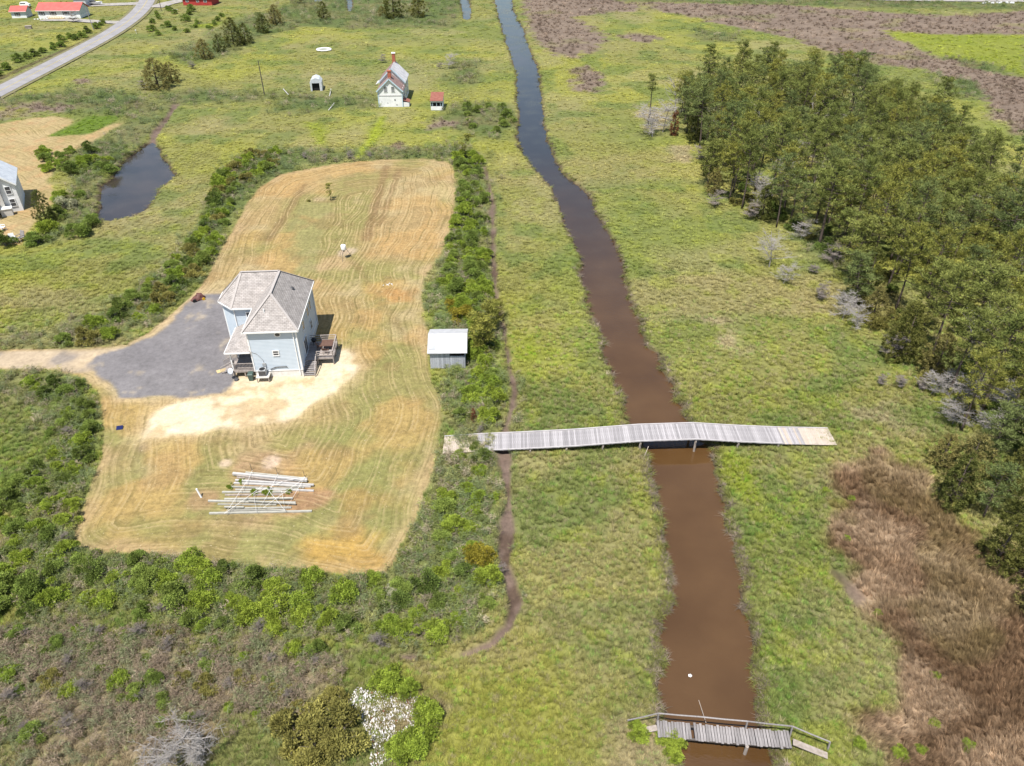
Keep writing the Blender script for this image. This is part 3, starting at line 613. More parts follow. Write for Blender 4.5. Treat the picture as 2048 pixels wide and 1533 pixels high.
def cedar_meshes(seed, h, rad, m_leaf):
    rng = np.random.default_rng(seed); rn = random.Random(seed); tr = MB()
    tr.tube([(0, 0, 0), (.05, 0, h * .5), (0, .05, h * .95)], [.16, .09, .02], 6)
    n = int(150 * (h / 6) * (rad / 1.6)); cl = []
    for i in range(n):
        t = rn.random() ** 1.25; a = rn.uniform(0, 6.28); lob = 1 + .28 * math.sin(a * 3 + seed + t * 5) + rn.uniform(-.18, .18)
        prof = (1 - t) ** .5 * (.66 + .34 * min(1, t * 4)); r = rad * 1.12 * prof * lob * rn.uniform(.55, 1.05)
        cl.append((r * math.cos(a), r * math.sin(a), .25 + t * h * .97, rn.uniform(.26, .44), math.cos(a), math.sin(a)))
        if i % 6 == 0: tr.tube([(0, 0, .2 + t * h * .9), (r * .9 * math.cos(a), r * .9 * math.sin(a), .3 + t * h * .96)], [.03, .01], 3, False)
    cl = np.array(cl); per = 40; c = np.repeat(cl, per, 0)
    D = unit(rng, len(c)) * .75 + np.stack([c[:, 4] * .5, c[:, 5] * .5, np.full(len(c), .45)], 1)
    P = c[:, :3] + unit(rng, len(c)) * c[:, 3:4] * rng.uniform(.1, .9, (len(c), 1))
    V, Fc = tri_soup(P, D, rng.uniform(.16, .30, len(c)), rng.uniform(.05, .10, len(c)), rng)
    return tr.mesh('cedar_trunk', M['bark'], True), np_mesh('cedar_crown', V, Fc, m_leaf)

def shrub_meshes(seed, m_leaf, lobes_=7, per=330, leaf=.13, tall=1.0, m_stem=None):
    rng = np.random.default_rng(seed); rn = random.Random(seed); st = MB(); Ps = []; Ds = []
    lobes = lobes_ + 4
    for i in range(lobes):
        a = rn.uniform(0, 6.28); r = math.sqrt(rn.random()) * .62; z = (.42 + .55 * rn.random() * (1 - r * .6)) * tall * (.45 if i % 2 else 1.0); r *= 1.25 if i % 2 else 1.0; rr = rn.uniform(.24, .46)
        cx, cy = r * math.cos(a), r * math.sin(a)
        st.tube([(cx * .1, cy * .1, -.05), (cx * .6 + rn.gauss(0, .06), cy * .6, z * .5), (cx, cy, z)], [.035, .022, .008], 4, False)
        for j in range(3): st.tube([(cx * .6, cy * .6, z * .5), (cx + rn.gauss(0, .22), cy + rn.gauss(0, .22), z + rn.uniform(0, .22))], [.014, .005], 3, False)
        n = int(per * rr / .34); d = unit(rng, n); d[:, 2] = np.abs(d[:, 2]) * 1.0 - .28
        k = rng.uniform(.45, 1.05, (n, 1)) * (1 + .22 * np.sin(d[:, :1] * 7 + i) * np.cos(d[:, 1:2] * 6))
        Ps.append(np.array([cx, cy, z]) + d * rr * k * np.array([1, 1, .85])); Ds.append(d * .6 + unit(rng, n) * .6 + np.array([0, 0, .25]))
    P = np.concatenate(Ps); D = np.concatenate(Ds); P[:, 2] = np.maximum(P[:, 2], .03)
    V, Fc = tri_soup(P, D, rng.uniform(leaf * .7, leaf * 1.3, len(P)), rng.uniform(leaf * .35, leaf * .6, len(P)), rng, True)
    return st.mesh('shrub_stems', m_stem or M['deadwood_dark'], True), np_mesh('shrub_foliage', V, Fc, m_leaf)

def dead_mesh(seed, h, m, spread=.55, levels=4, lean=(0, 0), kids=4, flat=1.0, r0=None):
    rn = random.Random(seed); b = MB()
    def grow(p, d, L_, r, lv):
        k = 4; pts = [p]; dd = d.copy()
        for i in range(k):
            dd = (dd + Vector((rn.gauss(0, .13), rn.gauss(0, .13), rn.gauss(0, .08)))).normalized(); pts.append(pts[-1] + dd * L_ / k)
        b.tube(pts, [max(.012, r * (1 - .75 * i / k)) for i in range(k + 1)], 4 if lv == levels else 3, False)
        if lv <= 1: return
        n = kids + rn.randint(1, 3) + (7 if lv == levels else 0)
        for i in range(n):
            f = rn.uniform(.22 if lv == levels else .15, 1); q = pts[min(k, int(f * k))]; a = rn.uniform(0, 6.28)
            o = Vector((math.cos(a), math.sin(a), rn.uniform(-.15, .6) * flat)); nd = (dd * (1 - spread) * .9 + o * spread * 1.5).normalized()
            grow(q, nd, L_ * rn.uniform(.32, .62), r * .5, lv - 1)
    grow(Vector((0, 0, -.1)), Vector((lean[0], lean[1], 1)).normalized(), h * .85, r0 or h * .014, levels)
    return b.mesh('dead_branches', m)

# leaf colours by species
M['pine_a'] = leaf_mat('pine_needles', (0.145, 0.175, 0.05), (0.225, 0.235, 0.066), .25)
M['pine_b'] = leaf_mat('pine_needles_yellowish', (0.19, 0.198, 0.048), (0.265, 0.255, 0.06), .25)
M['pine_c'] = leaf_mat('pine_needles_bluish', (0.12, 0.155, 0.056), (0.185, 0.212, 0.074), .25)
M['cedar'] = leaf_mat('cedar_sprays', (0.085, 0.105, 0.03), (0.165, 0.158, 0.044), .2)
M['cedar_olive'] = leaf_mat('cedar_sprays_olive', (0.19, 0.172, 0.062), (0.25, 0.215, 0.075), .2)
M['shrub_a'] = leaf_mat('myrtle_leaves', (0.205, 0.285, 0.045), (0.315, 0.375, 0.055), .3)
M['shrub_b'] = leaf_mat('groundsel_leaves', (0.165, 0.23, 0.052), (0.25, 0.305, 0.07), .3)
M['shrub_c'] = leaf_mat('yellowed_shrub_leaves', (0.27, 0.24, 0.035), (0.34, 0.27, 0.045), .3)
M['shrub_d'] = leaf_mat('dark_shrub_leaves', (0.1, 0.15, 0.038), (0.18, 0.22, 0.05), .25)
M['shrub_e'] = leaf_mat('olive_shrub_leaves', (0.2, 0.19, 0.055), (0.28, 0.25, 0.075), .25)
M['shrub_f'] = leaf_mat('flowering_shrub_leaves', (0.3, 0.31, 0.16), (0.46, 0.45, 0.3), .3)
M['redbrown'] = leaf_mat('rusty_dead_needles', (.16, .065, .035), (.22, .10, .055), .2)
M['tuft'] = leaf_mat('marsh_grass_blades', None, None, .30, .30, tint='tint')

# ------------------------------------------------------------------ grass and reeds (too many to count)
def tuft_mesh(name, seed, n, h, out, wid, segs=2, base=.14, droop=.5):
    rng = np.random.default_rng(seed); V = []; Fq = []
    for i in range(n):
        a = rng.uniform(0, 6.283); r = base * math.sqrt(rng.random()); p = np.array([r * math.cos(a), r * math.sin(a), -.03]); az = a + rng.normal(0, .6); L_ = h * rng.uniform(.6, 1.15)
        dr = np.array([math.cos(az), math.sin(az), 0]); sd = np.array([-math.sin(az), math.cos(az), 0]) * wid * rng.uniform(.7, 1.3); o = out * rng.uniform(.3, 1.2)
        b = len(V); pts = []
        for s in range(segs + 1):
            t = s / segs; q = p + dr * L_ * o * t ** 1.4 + np.array([0, 0, L_ * (t - droop * o * t * t * .55)]); pts.append(q)
        for s, q in enumerate(pts[:-1]):
            k = 1 - .45 * s / segs; V += [q - sd * k, q + sd * k]
        V.append(pts[-1]); m = len(pts) - 1
        for s in range(m - 1): Fq += [(b + 2 * s, b + 2 * s + 1, b + 2 * s + 3), (b + 2 * s, b + 2 * s + 3, b + 2 * s + 2)]
        Fq.append((b + 2 * m - 2, b + 2 * m - 1, b + 2 * m))
    return np_mesh(name, np.array(V), np.array(Fq), M['tuft'])
def reed_mesh(name, seed, n=12, h=1.5):
    rng = np.random.default_rng(seed); P = []; D = []; Ls = []; Ws = []
    for i in range(n):
        a = rng.uniform(0, 6.283); r = .45 * math.sqrt(rng.random()); x, y = r * math.cos(a), r * math.sin(a); hh = h * rng.uniform(.65, 1.1); ln = rng.normal(0, .12, 2)
        P.append((x, y, 0)); D.append((ln[0], ln[1], 1)); Ls.append(hh); Ws.append(.025)
        for k in range(5):
            t = rng.uniform(.35, .95); b = rng.uniform(0, 6.283); P.append((x + ln[0] * hh * t, y + ln[1] * hh * t, hh * t)); D.append((math.cos(b), math.sin(b), rng.uniform(.1, .8))); Ls.append(rng.uniform(.3, .5)); Ws.append(.045)
    V, Fc = tri_soup(np.array(P), np.array(D), np.array(Ls), np.array(Ws), rng); return np_mesh(name, V, Fc, M['tuft'])

def proto_collection(name, meshes):
    c = bpy.data.collections.new(name)
    for i, me in enumerate(meshes): c.objects.link(bpy.data.objects.new(f'{name}_clump', me))
    return c
def scatter_tree(name, coll):
    ng = bpy.data.node_groups.new(name, 'GeometryNodeTree')
    ng.interface.new_socket('Geometry', in_out='INPUT', socket_type='NodeSocketGeometry'); ng.interface.new_socket('Geometry', in_out='OUTPUT', socket_type='NodeSocketGeometry')
    N = ng.nodes; L = ng.links; gi = N.new('NodeGroupInput'); go = N.new('NodeGroupOutput')
    ci = N.new('GeometryNodeCollectionInfo'); ci.inputs['Collection'].default_value = coll; ci.inputs['Separate Children'].default_value = True; ci.inputs['Reset Children'].default_value = True
    ip = N.new('GeometryNodeInstanceOnPoints'); ip.inputs['Pick Instance'].default_value = True
    def na(nm, ty):
        a = N.new('GeometryNodeInputNamedAttribute'); a.data_type = ty; a.inputs['Name'].default_value = nm; return a.outputs['Attribute']
    e = N.new('FunctionNodeEulerToRotation')
    L.new(gi.outputs[0], ip.inputs['Points']); L.new(ci.outputs[0], ip.inputs['Instance']); L.new(na('pick', 'INT'), ip.inputs['Instance Index'])
    L.new(na('rot', 'FLOAT_VECTOR'), e.inputs[0]); L.new(e.outputs[0], ip.inputs['Rotation']); L.new(na('scl', 'FLOAT_VECTOR'), ip.inputs['Scale'])
    L.new(ip.outputs[0], go.inputs[0]); return ng
def scatter(name, coll, npro, P, rot, scl, tint, label, cat):
    me = bpy.data.meshes.new(name); me.vertices.add(len(P)); me.vertices.foreach_set('co', P.astype(np.float32).ravel())
    a = me.attributes.new('rot', 'FLOAT_VECTOR', 'POINT'); a.data.foreach_set('vector', rot.astype(np.float32).ravel())
    a = me.attributes.new('scl', 'FLOAT_VECTOR', 'POINT'); a.data.foreach_set('vector', scl.astype(np.float32).ravel())
    a = me.attributes.new('pick', 'INT', 'POINT'); a.data.foreach_set('value', RNG.integers(0, npro, len(P)).astype(np.int32))
    a = me.attributes.new('tint', 'FLOAT_COLOR', 'POINT'); a.data.foreach_set('color', np.concatenate([np.clip(tint, 0, 1), np.ones((len(P), 1))], 1).astype(np.float32).ravel())
    me.materials.append(M['tuft']); o = link(name, me); md = o.modifiers.new('scatter', 'NODES'); md.node_group = scatter_tree(name + '_scatter', coll)
    return tag(o, label, cat, kind='stuff')

def candidates(bands):
    X = []; Y = []; S = []
    for y0, y1, dens, sc in bands:
        hw = .60 * y1 + 22; n = int((y1 - y0) * 2 * hw * dens); X.append(RNG.uniform(-hw, hw, n)); Y.append(RNG.uniform(y0, y1, n)); S.append(np.full(n, sc))
    X = np.concatenate(X); Y = np.concatenate(Y); S = np.concatenate(S); k = np.abs(X) < .60 * Y + 22; return X[k], Y[k], S[k]
CX_, CY_, CS_ = candidates([(22, 50, 15.0, .72), (50, 75, 9.0, .82), (75, 110, 5.0, .95), (110, 170, 2.2, 1.1), (170, 260, .7, 1.4), (260, 400, .2, 2.0)])
K = classify(CX_, CY_); n_c = len(CX_); rr_ = RNG.random(n_c)
open_ = (K['lawn'] < .4) & (K['field'] < .4) & (ldist(CX_, CY_, ROAD) > 5.0)
for p in (survey([(757, 150), (835, 150), (835, 216), (757, 216)]),): open_ &= sdist(CX_, CY_, p) > .3
dry = open_ & (K['sdw'] > .12) & (K['gut'] < .35)
is_brown = dry & (K['brown'] > .25 + .5 * rr_); is_reed = dry & ~is_brown & (K['reed'] * .75 > RNG.random(n_c)) ; is_bank = dry & (K['sdw'] < .85) & (rr_ < .8); is_grass = dry & ~is_brown & ~is_reed & ~is_bank
def place(mask, sxy, sz, gain, jit, lean=0.12, cmul=(1, 1, 1), sub=1.0, low=.42):
    i = np.nonzero(mask)[0]; i = i[RNG.random(len(i)) < sub]; n = len(i)
    P = np.stack([CX_[i], CY_[i], K['z'][i]], 1); rot = np.stack([RNG.normal(0, lean, n), RNG.normal(0, lean, n), RNG.uniform(0, 6.283, n)], 1)
    k = RNG.uniform(.65, 1.35, n); s = CS_[i]; scl = np.stack([s * k * sxy, s * k * sxy, np.where(CY_[i] > 110, low, np.where(CY_[i] > 78, max(low, .65), .95)) * (s ** .72) * k * sz], 1)
    t = K['col'][i] * gain * np.array(cmul) * np.exp(RNG.normal(0, jit, (n, 1))); return i, P, rot, scl, t
pc = proto_collection('marsh_grass', [tuft_mesh('marsh_tuft', s, 30, .52, .75, .016) for s in range(5)])
i, P, rot, scl, t = place(is_grass, 1, 1, 1.95, .13)
fa = sstep(80, 130, P[:, 1]); warm = RNG.random(len(t)) * (1 - fa) + .5 * fa; t = np.where((warm < .16)[:, None], t * .35 + np.array([.37, .31, .19]) * .65, t); t = np.where((warm > .86)[:, None], t * np.array([.8, 1.08, .8]), t)
scatter('marsh_grass', pc, 5, P, rot, scl, t, 'yellow green tufted marsh grass covering the open flats', 'grass')
pc = proto_collection('needlerush', [tuft_mesh('rush_tuft', s + 20, 34, .85, .55, .013, droop=.9) for s in range(5)])
i, P, rot, scl, t = place(is_brown, 1.1, 1.25, 1.75, .2, .1)
sw = fbm(P[:, 0], P[:, 1], 6, 2, 41) * 9; rot[:, 0] = .42 * np.sin(sw) + RNG.normal(0, .12, len(P)); rot[:, 1] = .42 * np.cos(sw) + RNG.normal(0, .12, len(P)); rot[:, 2] = RNG.uniform(-.5, .5, len(P))
scatter('needlerush', pc, 5, P, rot, scl, t, 'brown wind-swirled dead rushes on the marsh', 'rushes')
pc = proto_collection('common_reed', [reed_mesh('reed_clump', s + 40) for s in range(5)])
i, P, rot, scl, t = place(is_reed, 1.0, .75, 1.9, .2, .12, sub=.62, low=.8)
warm = RNG.random(len(t)); t = np.where((warm < .22)[:, None], np.array([.34, .285, .20]) * np.exp(RNG.normal(0, .2, (len(t), 1))), t); dr = sdist(P[:, 0], P[:, 1], P_DRY) < 0; t = np.where((dr & (warm < .6))[:, None], np.array([.30, .235, .17]) * np.exp(RNG.normal(0, .22, (len(t), 1))), t); t = np.where((warm > .6)[:, None], t * .4 + np.array([.165, .205, .115]) * .75, t)
scatter('common_reed', pc, 5, P, rot, scl, t, 'dark green and straw coloured reeds around the yard and pond', 'reeds')
pc = proto_collection('bank_grass', [tuft_mesh('bank_tuft', s + 60, 30, .75, 1.15, .02, droop=1.1) for s in range(4)])
i, P, rot, scl, t = place(is_bank, .95, .8, 1.0, .2)
mixv = RNG.random((len(t), 1)); far_ = sstep(90, 160, P[:, 1])[:, None]
t = np.where(mixv < .42, np.array([.235, .19, .145]), np.array([.175, .185, .055])) * np.exp(RNG.normal(0, .22, (len(t), 1))) * (1 - .45 * far_ * (mixv < .42))
scatter('bank_grass', pc, 4, P, rot, scl, t, 'drooping grey and green grass fringing the creek banks', 'grass')
# short straw on the mown yard
LX, LY, LS = candidates([(40, 75, 2.6, .6), (75, 125, 1.1, .8)])
KL = classify(LX, LY); k = (KL['lawn'] > .8) & (KL['gravel'] < .2) & (KL['sand'] < .3) & (KL['drive'] < .2); k &= ~((LX > -37.5) & (LX < -22) & (LY > 76) & (LY < 91))
nL = k.sum(); pc = proto_collection('cut_straw', [tuft_mesh('straw_tuft', s + 80, 12, .16, 2.2, .014, base=.28, droop=.75) for s in range(3)])
tt = np.where((RNG.random(nL) < .45)[:, None], np.array([.44, .36, .22]), KL['col'][k] * 1.15) * np.exp(RNG.normal(0, .18, (nL, 1)))
scatter('cut_straw', pc, 3, np.stack([LX[k], LY[k], KL['z'][k]], 1), np.stack([np.zeros(nL), np.zeros(nL), RNG.uniform(0, 6.28, nL)], 1), np.repeat((LS[k] * RNG.uniform(.7, 1.4, nL))[:, None], 3, 1), tt, 'dry cut straw lying on the mown yard', 'straw')

# ------------------------------------------------------------------ plants that stand one by one
PROTO = {}
def proto(key, names, meshes): PROTO[key] = (names, meshes)
for i, (h, sp, low, m) in enumerate([(11.0, 3.1, .40, 'pine_a'), (9.5, 2.9, .32, 'pine_b'), (11.8, 3.2, .42, 'pine_c'), (9.0, 2.8, .30, 'pine_a'), (10.6, 3.3, .36, 'pine_b'), (8.2, 2.6, .25, 'pine_c'), (12.2, 2.9, .48, 'pine_a')]):
    proto(f'pine{i}', ('trunk', 'crown'), pine_meshes(100 + i, h, sp, low, M[m]))
proto('young_pine', ('trunk', 'crown'), pine_meshes(131, 4.2, 1.35, .1, M['pine_b'], .8)); proto('tall_pine', ('trunk', 'crown'), pine_meshes(133, 11.5, 1.5, .66, M['pine_a'], .45))
proto('thin_pine', ('trunk', 'crown'), pine_meshes(137, 5.0, .9, .35, M['pine_b'], .35))
for i, (h, r, m) in enumerate([(6.5, 1.9, 'cedar'), (5.2, 1.8, 'cedar'), (7.5, 2.3, 'cedar'), (5.8, 2.2, 'cedar_olive'), (4.5, 1.8, 'cedar_olive')]):
    proto(f'cedar{i}', ('trunk', 'crown'), cedar_meshes(200 + i, h, r, M[m]))
proto('rusty', ('trunk', 'crown'), cedar_meshes(220, 5.5, 1.0, M['redbrown']))
for k, (m, n, per, tall) in dict(a0=('shrub_a', 7, 330, 1.1), a1=('shrub_a', 9, 300, 1.0), a2=('shrub_a', 6, 340, 1.25), b0=('shrub_b', 8, 320, 1.0), b1=('shrub_b', 7, 300, 1.2), c0=('shrub_c', 7, 300, 1.15), d0=('shrub_d', 8, 330, 1.1), d1=('shrub_d', 7, 330, 1.25), e0=('shrub_e', 9, 330, 1.0), f0=('shrub_f', 6, 280, 1.2)).items():
    proto('shrub_' + k, ('stems', 'foliage'), shrub_meshes(300 + len(PROTO), M[m], n, int(per * 1.45), .105, tall))
for k, (h, m, sp, lv, kids, fl) in dict(dead0=(5.5, 'deadwood', .62, 4, 5, 1.0), dead1=(4.6, 'deadwood', .7, 4, 5, .8), dead2=(7.0, 'deadwood', .55, 4, 4, 1.0), dead3=(3.2, 'deadwood_dark', .75, 4, 5, .7), dead4=(2.6, 'deadwood_dark', .8, 4, 6, .9), snag=(9.0, 'deadwood', .35, 3, 2, 1.0)).items():
    proto(k, None, dead_mesh(400 + len(PROTO), h, M[m], sp, lv, kids=kids, flat=fl))
PROTO['fallen'] = (None, dead_mesh(477, 5.0, M['deadwood'], .8, 4, (.9, .25), 6, .55, .09))

def plant(key, name, x, y, s=1.0, label='', cat='shrub', group=None, sz=None, rz=None, z=0.0, tilt=0.0, wide=1.0):
    names, me = PROTO[key]; rz = random.uniform(0, 6.28) if rz is None else rz; sz = sz or s
    if names is None:
        o = link(name, me, None, (x, y, z), (tilt * random.uniform(-1, 1), tilt * random.uniform(-1, 1), rz)); o.scale = (s, s, sz)
    else:
        o = empty(name, (x, y, z), rz); o.scale = (s * wide, s * wide, sz)
        for nm, m in zip(names, me): link(nm, m, o)
    return tag(o, label, cat, group)

def poisson(poly, d, tries=60000, seed=1):
    r = random.Random(seed); lo = poly.min(0); hi = poly.max(0); pts = []; cell = {}; q = np.array([[r.uniform(lo[0], hi[0]), r.uniform(lo[1], hi[1])] for _ in range(tries)])
    q = q[sdist(q[:, 0], q[:, 1], poly) < 0]
    for x, y in q:
        i, j = int(x // d), int(y // d)
        if all((x - a) ** 2 + (y - b) ** 2 > d * d for di in (-1, 0, 1) for dj in (-1, 0, 1) for a, b in cell.get((i + di, j + dj), ())):
            cell.setdefault((i, j), []).append((x, y)); pts.append((x, y))
    return pts
WOOD = survey([(1345, 250), (1400, 300), (1410, 385), (1490, 435), (1570, 468), (1690, 540), (1705, 640), (1775, 700), (1840, 765), (1890, 830), (1930, 880), (2048, 930), (2230, 1000), (2300, 800), (2180, 580), (2080, 470), (1960, 375), (1860, 290), (1730, 222), (1570, 192), (1450, 192), (1375, 215)])
wood_pts = poisson(WOOD, 3.9, 30000)
edge_d = sdist(np.array([p[0] for p in wood_pts]), np.array([p[1] for p in wood_pts]), WOOD, 40)
for (x, y), ed in zip(wood_pts, edge_d):
    if random.random() < .05:
        plant(random.choice(['dead2', 'snag', 'dead0']), 'dead_tree', x, y, random.uniform(.9, 1.3), 'bare grey dead tree among the living pines of the wood', 'tree', 'dead trees inside the wood', sz=random.uniform(1.0, 1.4)); continue
    if ed > -3.2 and y < 150 and random.random() < .42:
        plant(random.choice(['cedar0', 'cedar1', 'cedar2', 'cedar3']), 'cedar_tree', x, y, random.uniform(.8, 1.15), 'dark bushy cedar on the edge of the pine wood', 'tree', 'cedars edging the pine wood')
    else:
        pk = random.randint(0, 6); hue = ('deep green', 'yellowish', 'grey green', 'deep green', 'yellowish', 'grey green', 'tall deep green')[pk]
        row = 'on the creek side edge' if ed > -4 and x < 30 + y * .25 else ('on the outer edge' if ed > -4 else 'deep inside')
        part = 'far end' if y > 165 else ('far half' if y > 135 else ('middle' if y > 108 else ('near half' if y > 85 else 'near end')))
        plant(f'pine{pk}', 'pine_tree', x, y, random.choice([random.uniform(.72, .88), random.uniform(.85, 1.02), random.uniform(.95, 1.18)]), f'{hue} pine {row} of the wood, at its {part}', 'tree', f'{hue} pines {row}, {part} of the wood', wide=1.14, sz=random.uniform(.82, 1.3))
# understorey inside the wood, dark shrubs between the trunks
us = np.array(poisson(WOOD, 3.6, 8000, 5)); ue = sdist(us[:, 0], us[:, 1], WOOD, 40)
for x, y in us[(ue > -5.5) & (us[:, 1] < 30 + us[:, 0] * 2.6)]:
    plant(random.choice(['shrub_d0', 'shrub_d1', 'shrub_e0']), 'wood_shrub', x + 1.2, y + .9, random.uniform(1.2, 1.9), 'dark green shrub under the pines of the wood', 'shrub', 'shrubs under the wood')
NEARW = survey([(1900, 905), (1985, 890), (2060, 900), (2200, 960), (2200, 1260), (2100, 1200), (2010, 1130), (1960, 1080), (1890, 1030), (1870, 970)])
for n_, (px, py, k, s) in enumerate([(1900, 1010, 'cedar0', 1.0), (1925, 960, 'cedar3', 1.0), (1965, 1035, 'pine5', .75), (2010, 985, 'cedar0', .9), (2040, 1050, 'cedar2', .9), (1990, 1130, 'cedar0', .95), (2045, 1160, 'cedar1', 1.1), (2080, 1110, 'pine3', .8), (1880, 930, 'cedar4', .9), (1980, 920, 'pine5', .8), (2060, 940, 'pine3', .85), (2075, 1230, 'cedar3', .9)]):
    q = at(px, py); pine = k.startswith('pine')
    plant(k, 'pine_tree' if pine else 'cedar_tree', q.x, q.y, s, ('small pine' if pine else 'bushy dark cedar') + ' beside the brown rushes at the right edge', 'tree', 'pines by the brown rushes' if pine else 'cedars by the brown rushes')
def P1(key, name, px, py, s, label, cat, group=None, **kw):
    q = at(px, py); return plant(key, name, q.x, q.y, s, label, cat, group, **kw)
P1('tall_pine', 'pine_tree', 1296, 250, 1.0, 'lone thin pine with bare trunk left of the wood', 'tree', rz=1.0)
P1('pine5', 'pine_tree', 1372, 268, 1.15, 'bushy pine standing apart at the left end of the wood', 'tree')
P1('pine0', 'pine_tree', 1392, 235, .85, 'pine with dense crown just behind the bushy end pine', 'tree')
P1('cedar2', 'cedar_tree', 1392, 282, 1.15, 'broad dark green cedar next to the rusty dead tree', 'tree')
P1('rusty', 'dead_conifer', 1347, 272, 1.0, 'rusty brown dead conifer at the left end of the wood', 'tree')
P1('dead0', 'dead_tree', 1305, 275, 1.5, 'pale grey bare dead tree beneath the lone thin pine', 'tree'); P1('dead1', 'dead_tree', 1325, 265, 1.7, 'pale grey bare dead tree between lone pine and rusty conifer', 'tree')
P1('snag', 'dead_snag', 1352, 225, 1.1, 'white bare snag poking above the left end of the wood', 'tree')
P1('dead2', 'dead_tree', 1538, 535, 1.05, 'bleached white dead tree standing on the marsh by the wood', 'tree'); P1('dead1', 'dead_tree', 1566, 568, .85, 'smaller bleached dead tree nearer the camera of two by wood', 'tree')
P1('dead4', 'fallen_branches', 1625, 548, .8, 'low white fallen branches right of the bleached dead trees', 'branches')
P1('dead0', 'dead_tree', 1685, 640, .9, 'grey tangled dead tree at the wood edge above the boardwalk end', 'tree', sz=.8)
for px, py, s in ((1930, 800, 1.0), (1985, 815, 1.1), (1900, 790, .8), (2030, 845, 1.0), (1965, 860, .9)): P1('dead1', 'dead_thicket', px, py, s, 'grey dead leafless bush in the tangle at the right edge of the wood', 'dead bush', 'dead bushes right of boardwalk', sz=s * .75)
for px, py, k, s in ((1430, 415, 'dead3', 1.2), (1600, 480, 'dead1', .9), (1660, 530, 'dead3', 1.4), (1715, 660, 'dead0', .8), (1780, 715, 'dead3', 1.3), (1860, 790, 'dead1', .9), (1905, 850, 'dead0', .8), (1400, 320, 'dead3', 1.2), (1640, 600, 'dead4', 1.2)): P1(k, 'dead_tree', px, py, s, 'grey brown leafless tree along the creek side edge of the wood', 'tree', 'bare trees on the wood edge')
P1('dead3', 'dead_bush', 1500, 440, 1.3, 'dark grey dead bush against the wood left of the tall trunks', 'dead bush')
for px, py, s in ((1760, 770, .7), (1800, 775, .8), (1840, 780, .8)): P1('dead4', 'dead_brush', px, py, s, 'low grey dead brush at the foot of the wood', 'dead bush', 'dead brush at wood foot')
P1('dead0', 'dead_tree', 897, 138, .95, 'grey bare dead tree in the marsh behind the white house', 'tree'); P1('dead4', 'dead_bush', 880, 138, .9, 'low grey dead bush left of the bare tree behind white house', 'dead bush')
P1('dead3', 'dead_tree', 765, 126, 1.0, 'small grey dead tree left behind the white house chimney', 'tree')
# far trees on the left
for px, py, k, s, lb in [(318, 178, 'cedar3', 1.15, 'olive cedar in front of the road bend beyond the pond'), (345, 165, 'cedar4', 1.0, 'smaller olive cedar right of the one beyond the pond'), (410, 118, 'cedar3', .85, 'olive cedar in the tree row left of the long marsh'), (440, 105, 'cedar0', .7, 'small cedar in the tree row below the big dark cedar'),
        (468, 92, 'cedar2', 1.0, 'big dark cedar in the far tree row'), (492, 88, 'cedar0', .85, 'dark cedar touching the big one in the far tree row'), (528, 66, 'cedar1', 1.0, 'dark cedar near the top of the far tree row'), (552, 50, 'cedar3', 1.0, 'olive cedar at the top of the far tree row'), (648, 40, 'cedar0', .85, 'lone small cedar in the far reeds'),
        (788, 37, 'cedar2', 1.25, 'tall dark cedar in the reeds at the top of picture'), (838, 34, 'cedar1', 1.3, 'broad cedar right of the tall one at the top'), (765, 33, 'cedar4', .7, 'low olive cedar left of the tall one at the top'), (600, 6, 'cedar4', .9, 'far round cedar near the top edge'), (520, 58, 'pine5', .55, 'thin pale tree beside the top cedar of the far row')]:
    P1(k, 'cedar_tree' if k[0] == 'c' else 'pine_tree', px, py, s * 1.55, lb, 'tree', sz=s * 1.15)
P1('dead4', 'dead_bush', 385, 138, 1.1, 'grey dead bush in the far row right of the olive cedars', 'dead bush'); P1('dead3', 'dead_bush', 288, 180, 1.0, 'grey dead bush left of the olive cedar beyond the pond', 'dead bush'); P1('dead3', 'dead_tree', 148 , 45, 1.6, 'bare grey tree by the far road bend', 'tree')
P1('thin_pine', 'pine_tree', 930, 318, 1.0, 'thin brownish young pine at the top of the east thicket', 'tree')
P1('cedar2', 'spruce_tree', 95, 445, .78, 'dark conical spruce beside the house at the left edge', 'tree')
P1('young_pine', 'pine_tree', 968, 705, 1.25, 'bushy young pine growing beside the weathered shed', 'tree'); P1('young_pine', 'pine_tree', 975, 668, 1.1, 'bushy young pine just behind the one by the shed', 'tree')
P1('young_pine', 'pine_tree', 1020 - 25, 640, .7, 'small young pine at the gut above the shed', 'tree')
for (px, py, s, lb) in [(920, 640, 1.9, 'yellowish shrub standing above the weathered shed'), (905, 615, 1.3, 'smaller yellowish shrub left of the yellow one above the shed')]: P1('shrub_c0', 'shrub', px, py, s, lb, 'shrub')
P1('shrub_c0', 'shrub', 960, 1130, 1.7, 'orange tinged shrub low in the thicket by the muddy gut', 'shrub')
P1('rusty', 'dead_conifer', 948, 845, .35, 'small rusty dead shrub above the left end of the boardwalk', 'dead bush')
P1('shrub_f0', 'shrub', 785, 1190, 1.0, 'white flowering shrub below the corner of the mown yard', 'shrub')
P1('shrub_f0', 'shrub', 140, 420, 2.2, 'cream flowering shrub beside the dark spruce', 'shrub')
P1('shrub_d1', 'garden_shrub', 12, 492, 2.2, 'dark glossy garden shrub at the left edge', 'shrub')
